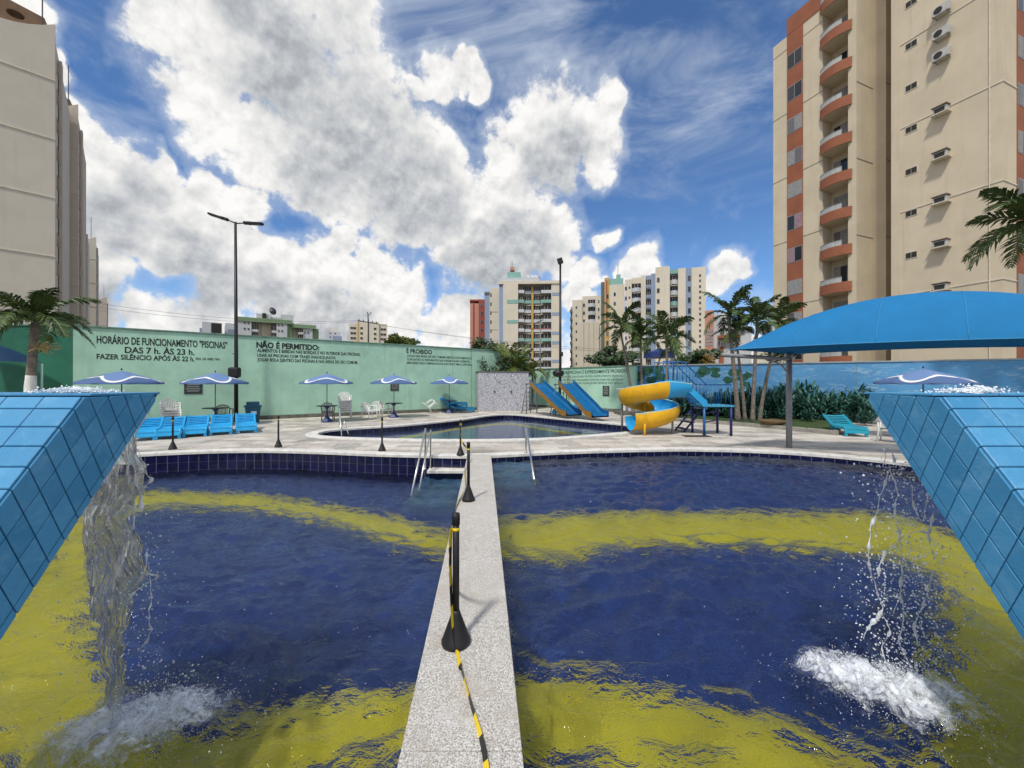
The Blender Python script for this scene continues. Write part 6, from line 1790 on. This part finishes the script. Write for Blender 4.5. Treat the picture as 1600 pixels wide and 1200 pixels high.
G3.box('body', 510, 532, 0, G3.z(518), M_fw2); G3.box('step', 516, 530, 0, G3.z(514), M_fw, 2); G3.box('blue_tank', 520, 534, 0, G3.z(527), M_blueg, -6, 4); G3.win(516, [521, 527], 1.5, 2); G3.win(524, [521, 527], 1.5, 2)
G4 = Far('town_house', 'white gabled house with terracotta details behind the palm clump', 44.0, 1158)
G4.box('body', 1143, 1174, 0, G4.z(513), M_fw2); G4.box('terracotta_band', 1120, 1157, G4.z(527), G4.z(522.5), M_orange, -0.3, 6); G4.box('wing', 1118, 1143, 0, G4.z(526), M_fw2, 0.5); G4.box('terracotta_wall', 1122, 1130, 0, G4.z(530), M_orange, 0.2, 1); G4.box('yellow_band', 1121, 1156, G4.z(532), G4.z(530), M_must, 0.1, 1)
mb = MB(); pr_ = [(X(1141, 44)-G4.O.x, G4.z(513)), (X(1176, 44)-G4.O.x, G4.z(513)), (X(1154, 44)-G4.O.x, G4.z(504))]
mb.add([(a, y, z) for y in (-0.4, 8) for a, z in pr_], [(0, 1, 2), (5, 4, 3), (0, 3, 4, 1), (1, 4, 5, 2), (2, 5, 3, 0)]); mb.build('gable_roof', M_fw2, G4.o)
G4.win(1150, [518.5], 6, 7); G4.win(1160, [518.5], 6, 7); G4.win(1127, [536], 3, 5)
G5 = Far('apartment_block', 'grey pink block with small windows behind the palm clump', 70.0, 1120)
G5.box('body', 1101, 1115, 0, G5.z(484), M_salmon, 0, 8); G5.box('white_wall', 1115, 1141, 0, G5.z(485), M_fw2, 3, 8); G5.win(1117, [494.5], 3.4, 3.2, M_dark, 2.96); G5.win(1130.5, [495], 3.4, 3.2, M_dark, 2.96)
for k in range(5):
    for q in range(3): G5.win(1104+4*q, [516+5.5*k], 2.2, 3, M_curtain)
G6 = Far('town_house', 'cream wall of a house seen under the shade sail', 36.0, 1195)
G6.box('body', 1176, 1228, 0, G6.z(531), M_cream2); G6.box('gable', 1191, 1208, 0, G6.z(500), M_fw2, 3); G6.win(1200, [508], 4, 6, M_dark, 2.95)
# garden parasol with dark blue roof over the wall, beyond the palms
t = thing('garden_kiosk', 'dark blue kiosk awning showing over the mural wall behind the palms', 'kiosk', (X(1030, 33), 33, 0))
mb = MB(); mb.lathe([(1.35, Z(559, 33)), (1.3, Z(551, 33)), (0.6, Z(548, 33)), (0.1, Z(544, 33))], 8); mb.build('awning', M_navy, t)
for s in (-1, 1): 
    mb = MB(); mb.tube([(s*1.1, 0, 0), (s*1.1, 0, Z(556, 33))], 0.05, 6); mb.build('post', M_grey, t)

# utility pole and wires
t = thing('utility_pole', 'dark utility pole with cross arm and insulators before the beige block', 'utility pole', (X(575, 85), 85, 0))
mb = MB(); mb.tube([(0, 0, 0), (0.1, 0, Z(503, 85)), (-0.1, 0, Z(487.5, 85))], [0.2, 0.16, 0.12], 8); mb.build('pole', M_darksteel, t, True)
mb = MB(); mb.box((-0.05, 0, Z(503.5, 85)), (4.4, 0.16, 0.22), M=Matrix.Rotation(R(9), 3, 'Y')); mb.build('cross_arm', M_darksteel, t)
mb = MB(); mb.tube([(-0.1, 0, Z(494, 85)), (0.75, 0, Z(488, 85))], 0.09, 6); mb.build('bracket', M_darksteel, t)
for k in range(5):
    mb = MB(); x = -2.0+0.98*k; mb.lathe([(0.06, 0), (0.12, 0.08), (0.07, 0.35)], 8, (x, 0, Z(503.2, 85)-x*0.158+0.08)); mb.build('insulator', M_darksteel, t, True)
for i, (a, b, sag) in enumerate((((-1.6, 500.5, 85), (75, 461, 60), 1.6), ((-0.6, 502, 85), (75, 468, 60), 1.7), ((1.9, 507, 85), (1120, 555, 60), 1.0), ((0.8, 505, 85), (1120, 560, 60), 1.1))):
    p = Vector((X(575, 85)+a[0], 85, Z(a[1], a[2]))); q = Vector((X(b[0], b[2]), b[2], Z(b[1], b[2])))
    pts = [p.lerp(q, k/20)-Vector((0, 0, sag*4*(k/20)*(1-k/20))) for k in range(21)]
    lab = ('sagging power line from the utility pole towards the beige slabs' if i < 2 else 'sagging power line from the utility pole towards the town houses')
    lab = ('higher ' if i % 2 == 0 else 'lower ')+lab
    mb = MB(); mb.tube(pts, 0.022, 4); tag(mb.build('power_line', M_darksteel), lab, 'cable', 'power lines from the utility pole')
t = thing('street_light', 'far street light with two arms in front of the concave-balcony tower', 'street light', (X(844, 70), 70, 0))
mb = MB(); mb.tube([(0, 0, 0), (0, 0, Z(503, 70))], [0.12, 0.08], 8); mb.build('pole', M_grey, t, True)
mb = MB(); mb.box((-0.35, 0, Z(503, 70)), (2.0, 0.25, 0.14), M=Matrix.Rotation(R(-24), 3, 'Y')); mb.build('lamp_head', M_darksteel, t)
mb = MB(); mb.box((0.1, 0, Z(514, 70)), (4.0, 0.14, 0.14)); mb.build('cross_arm', M_red, t)
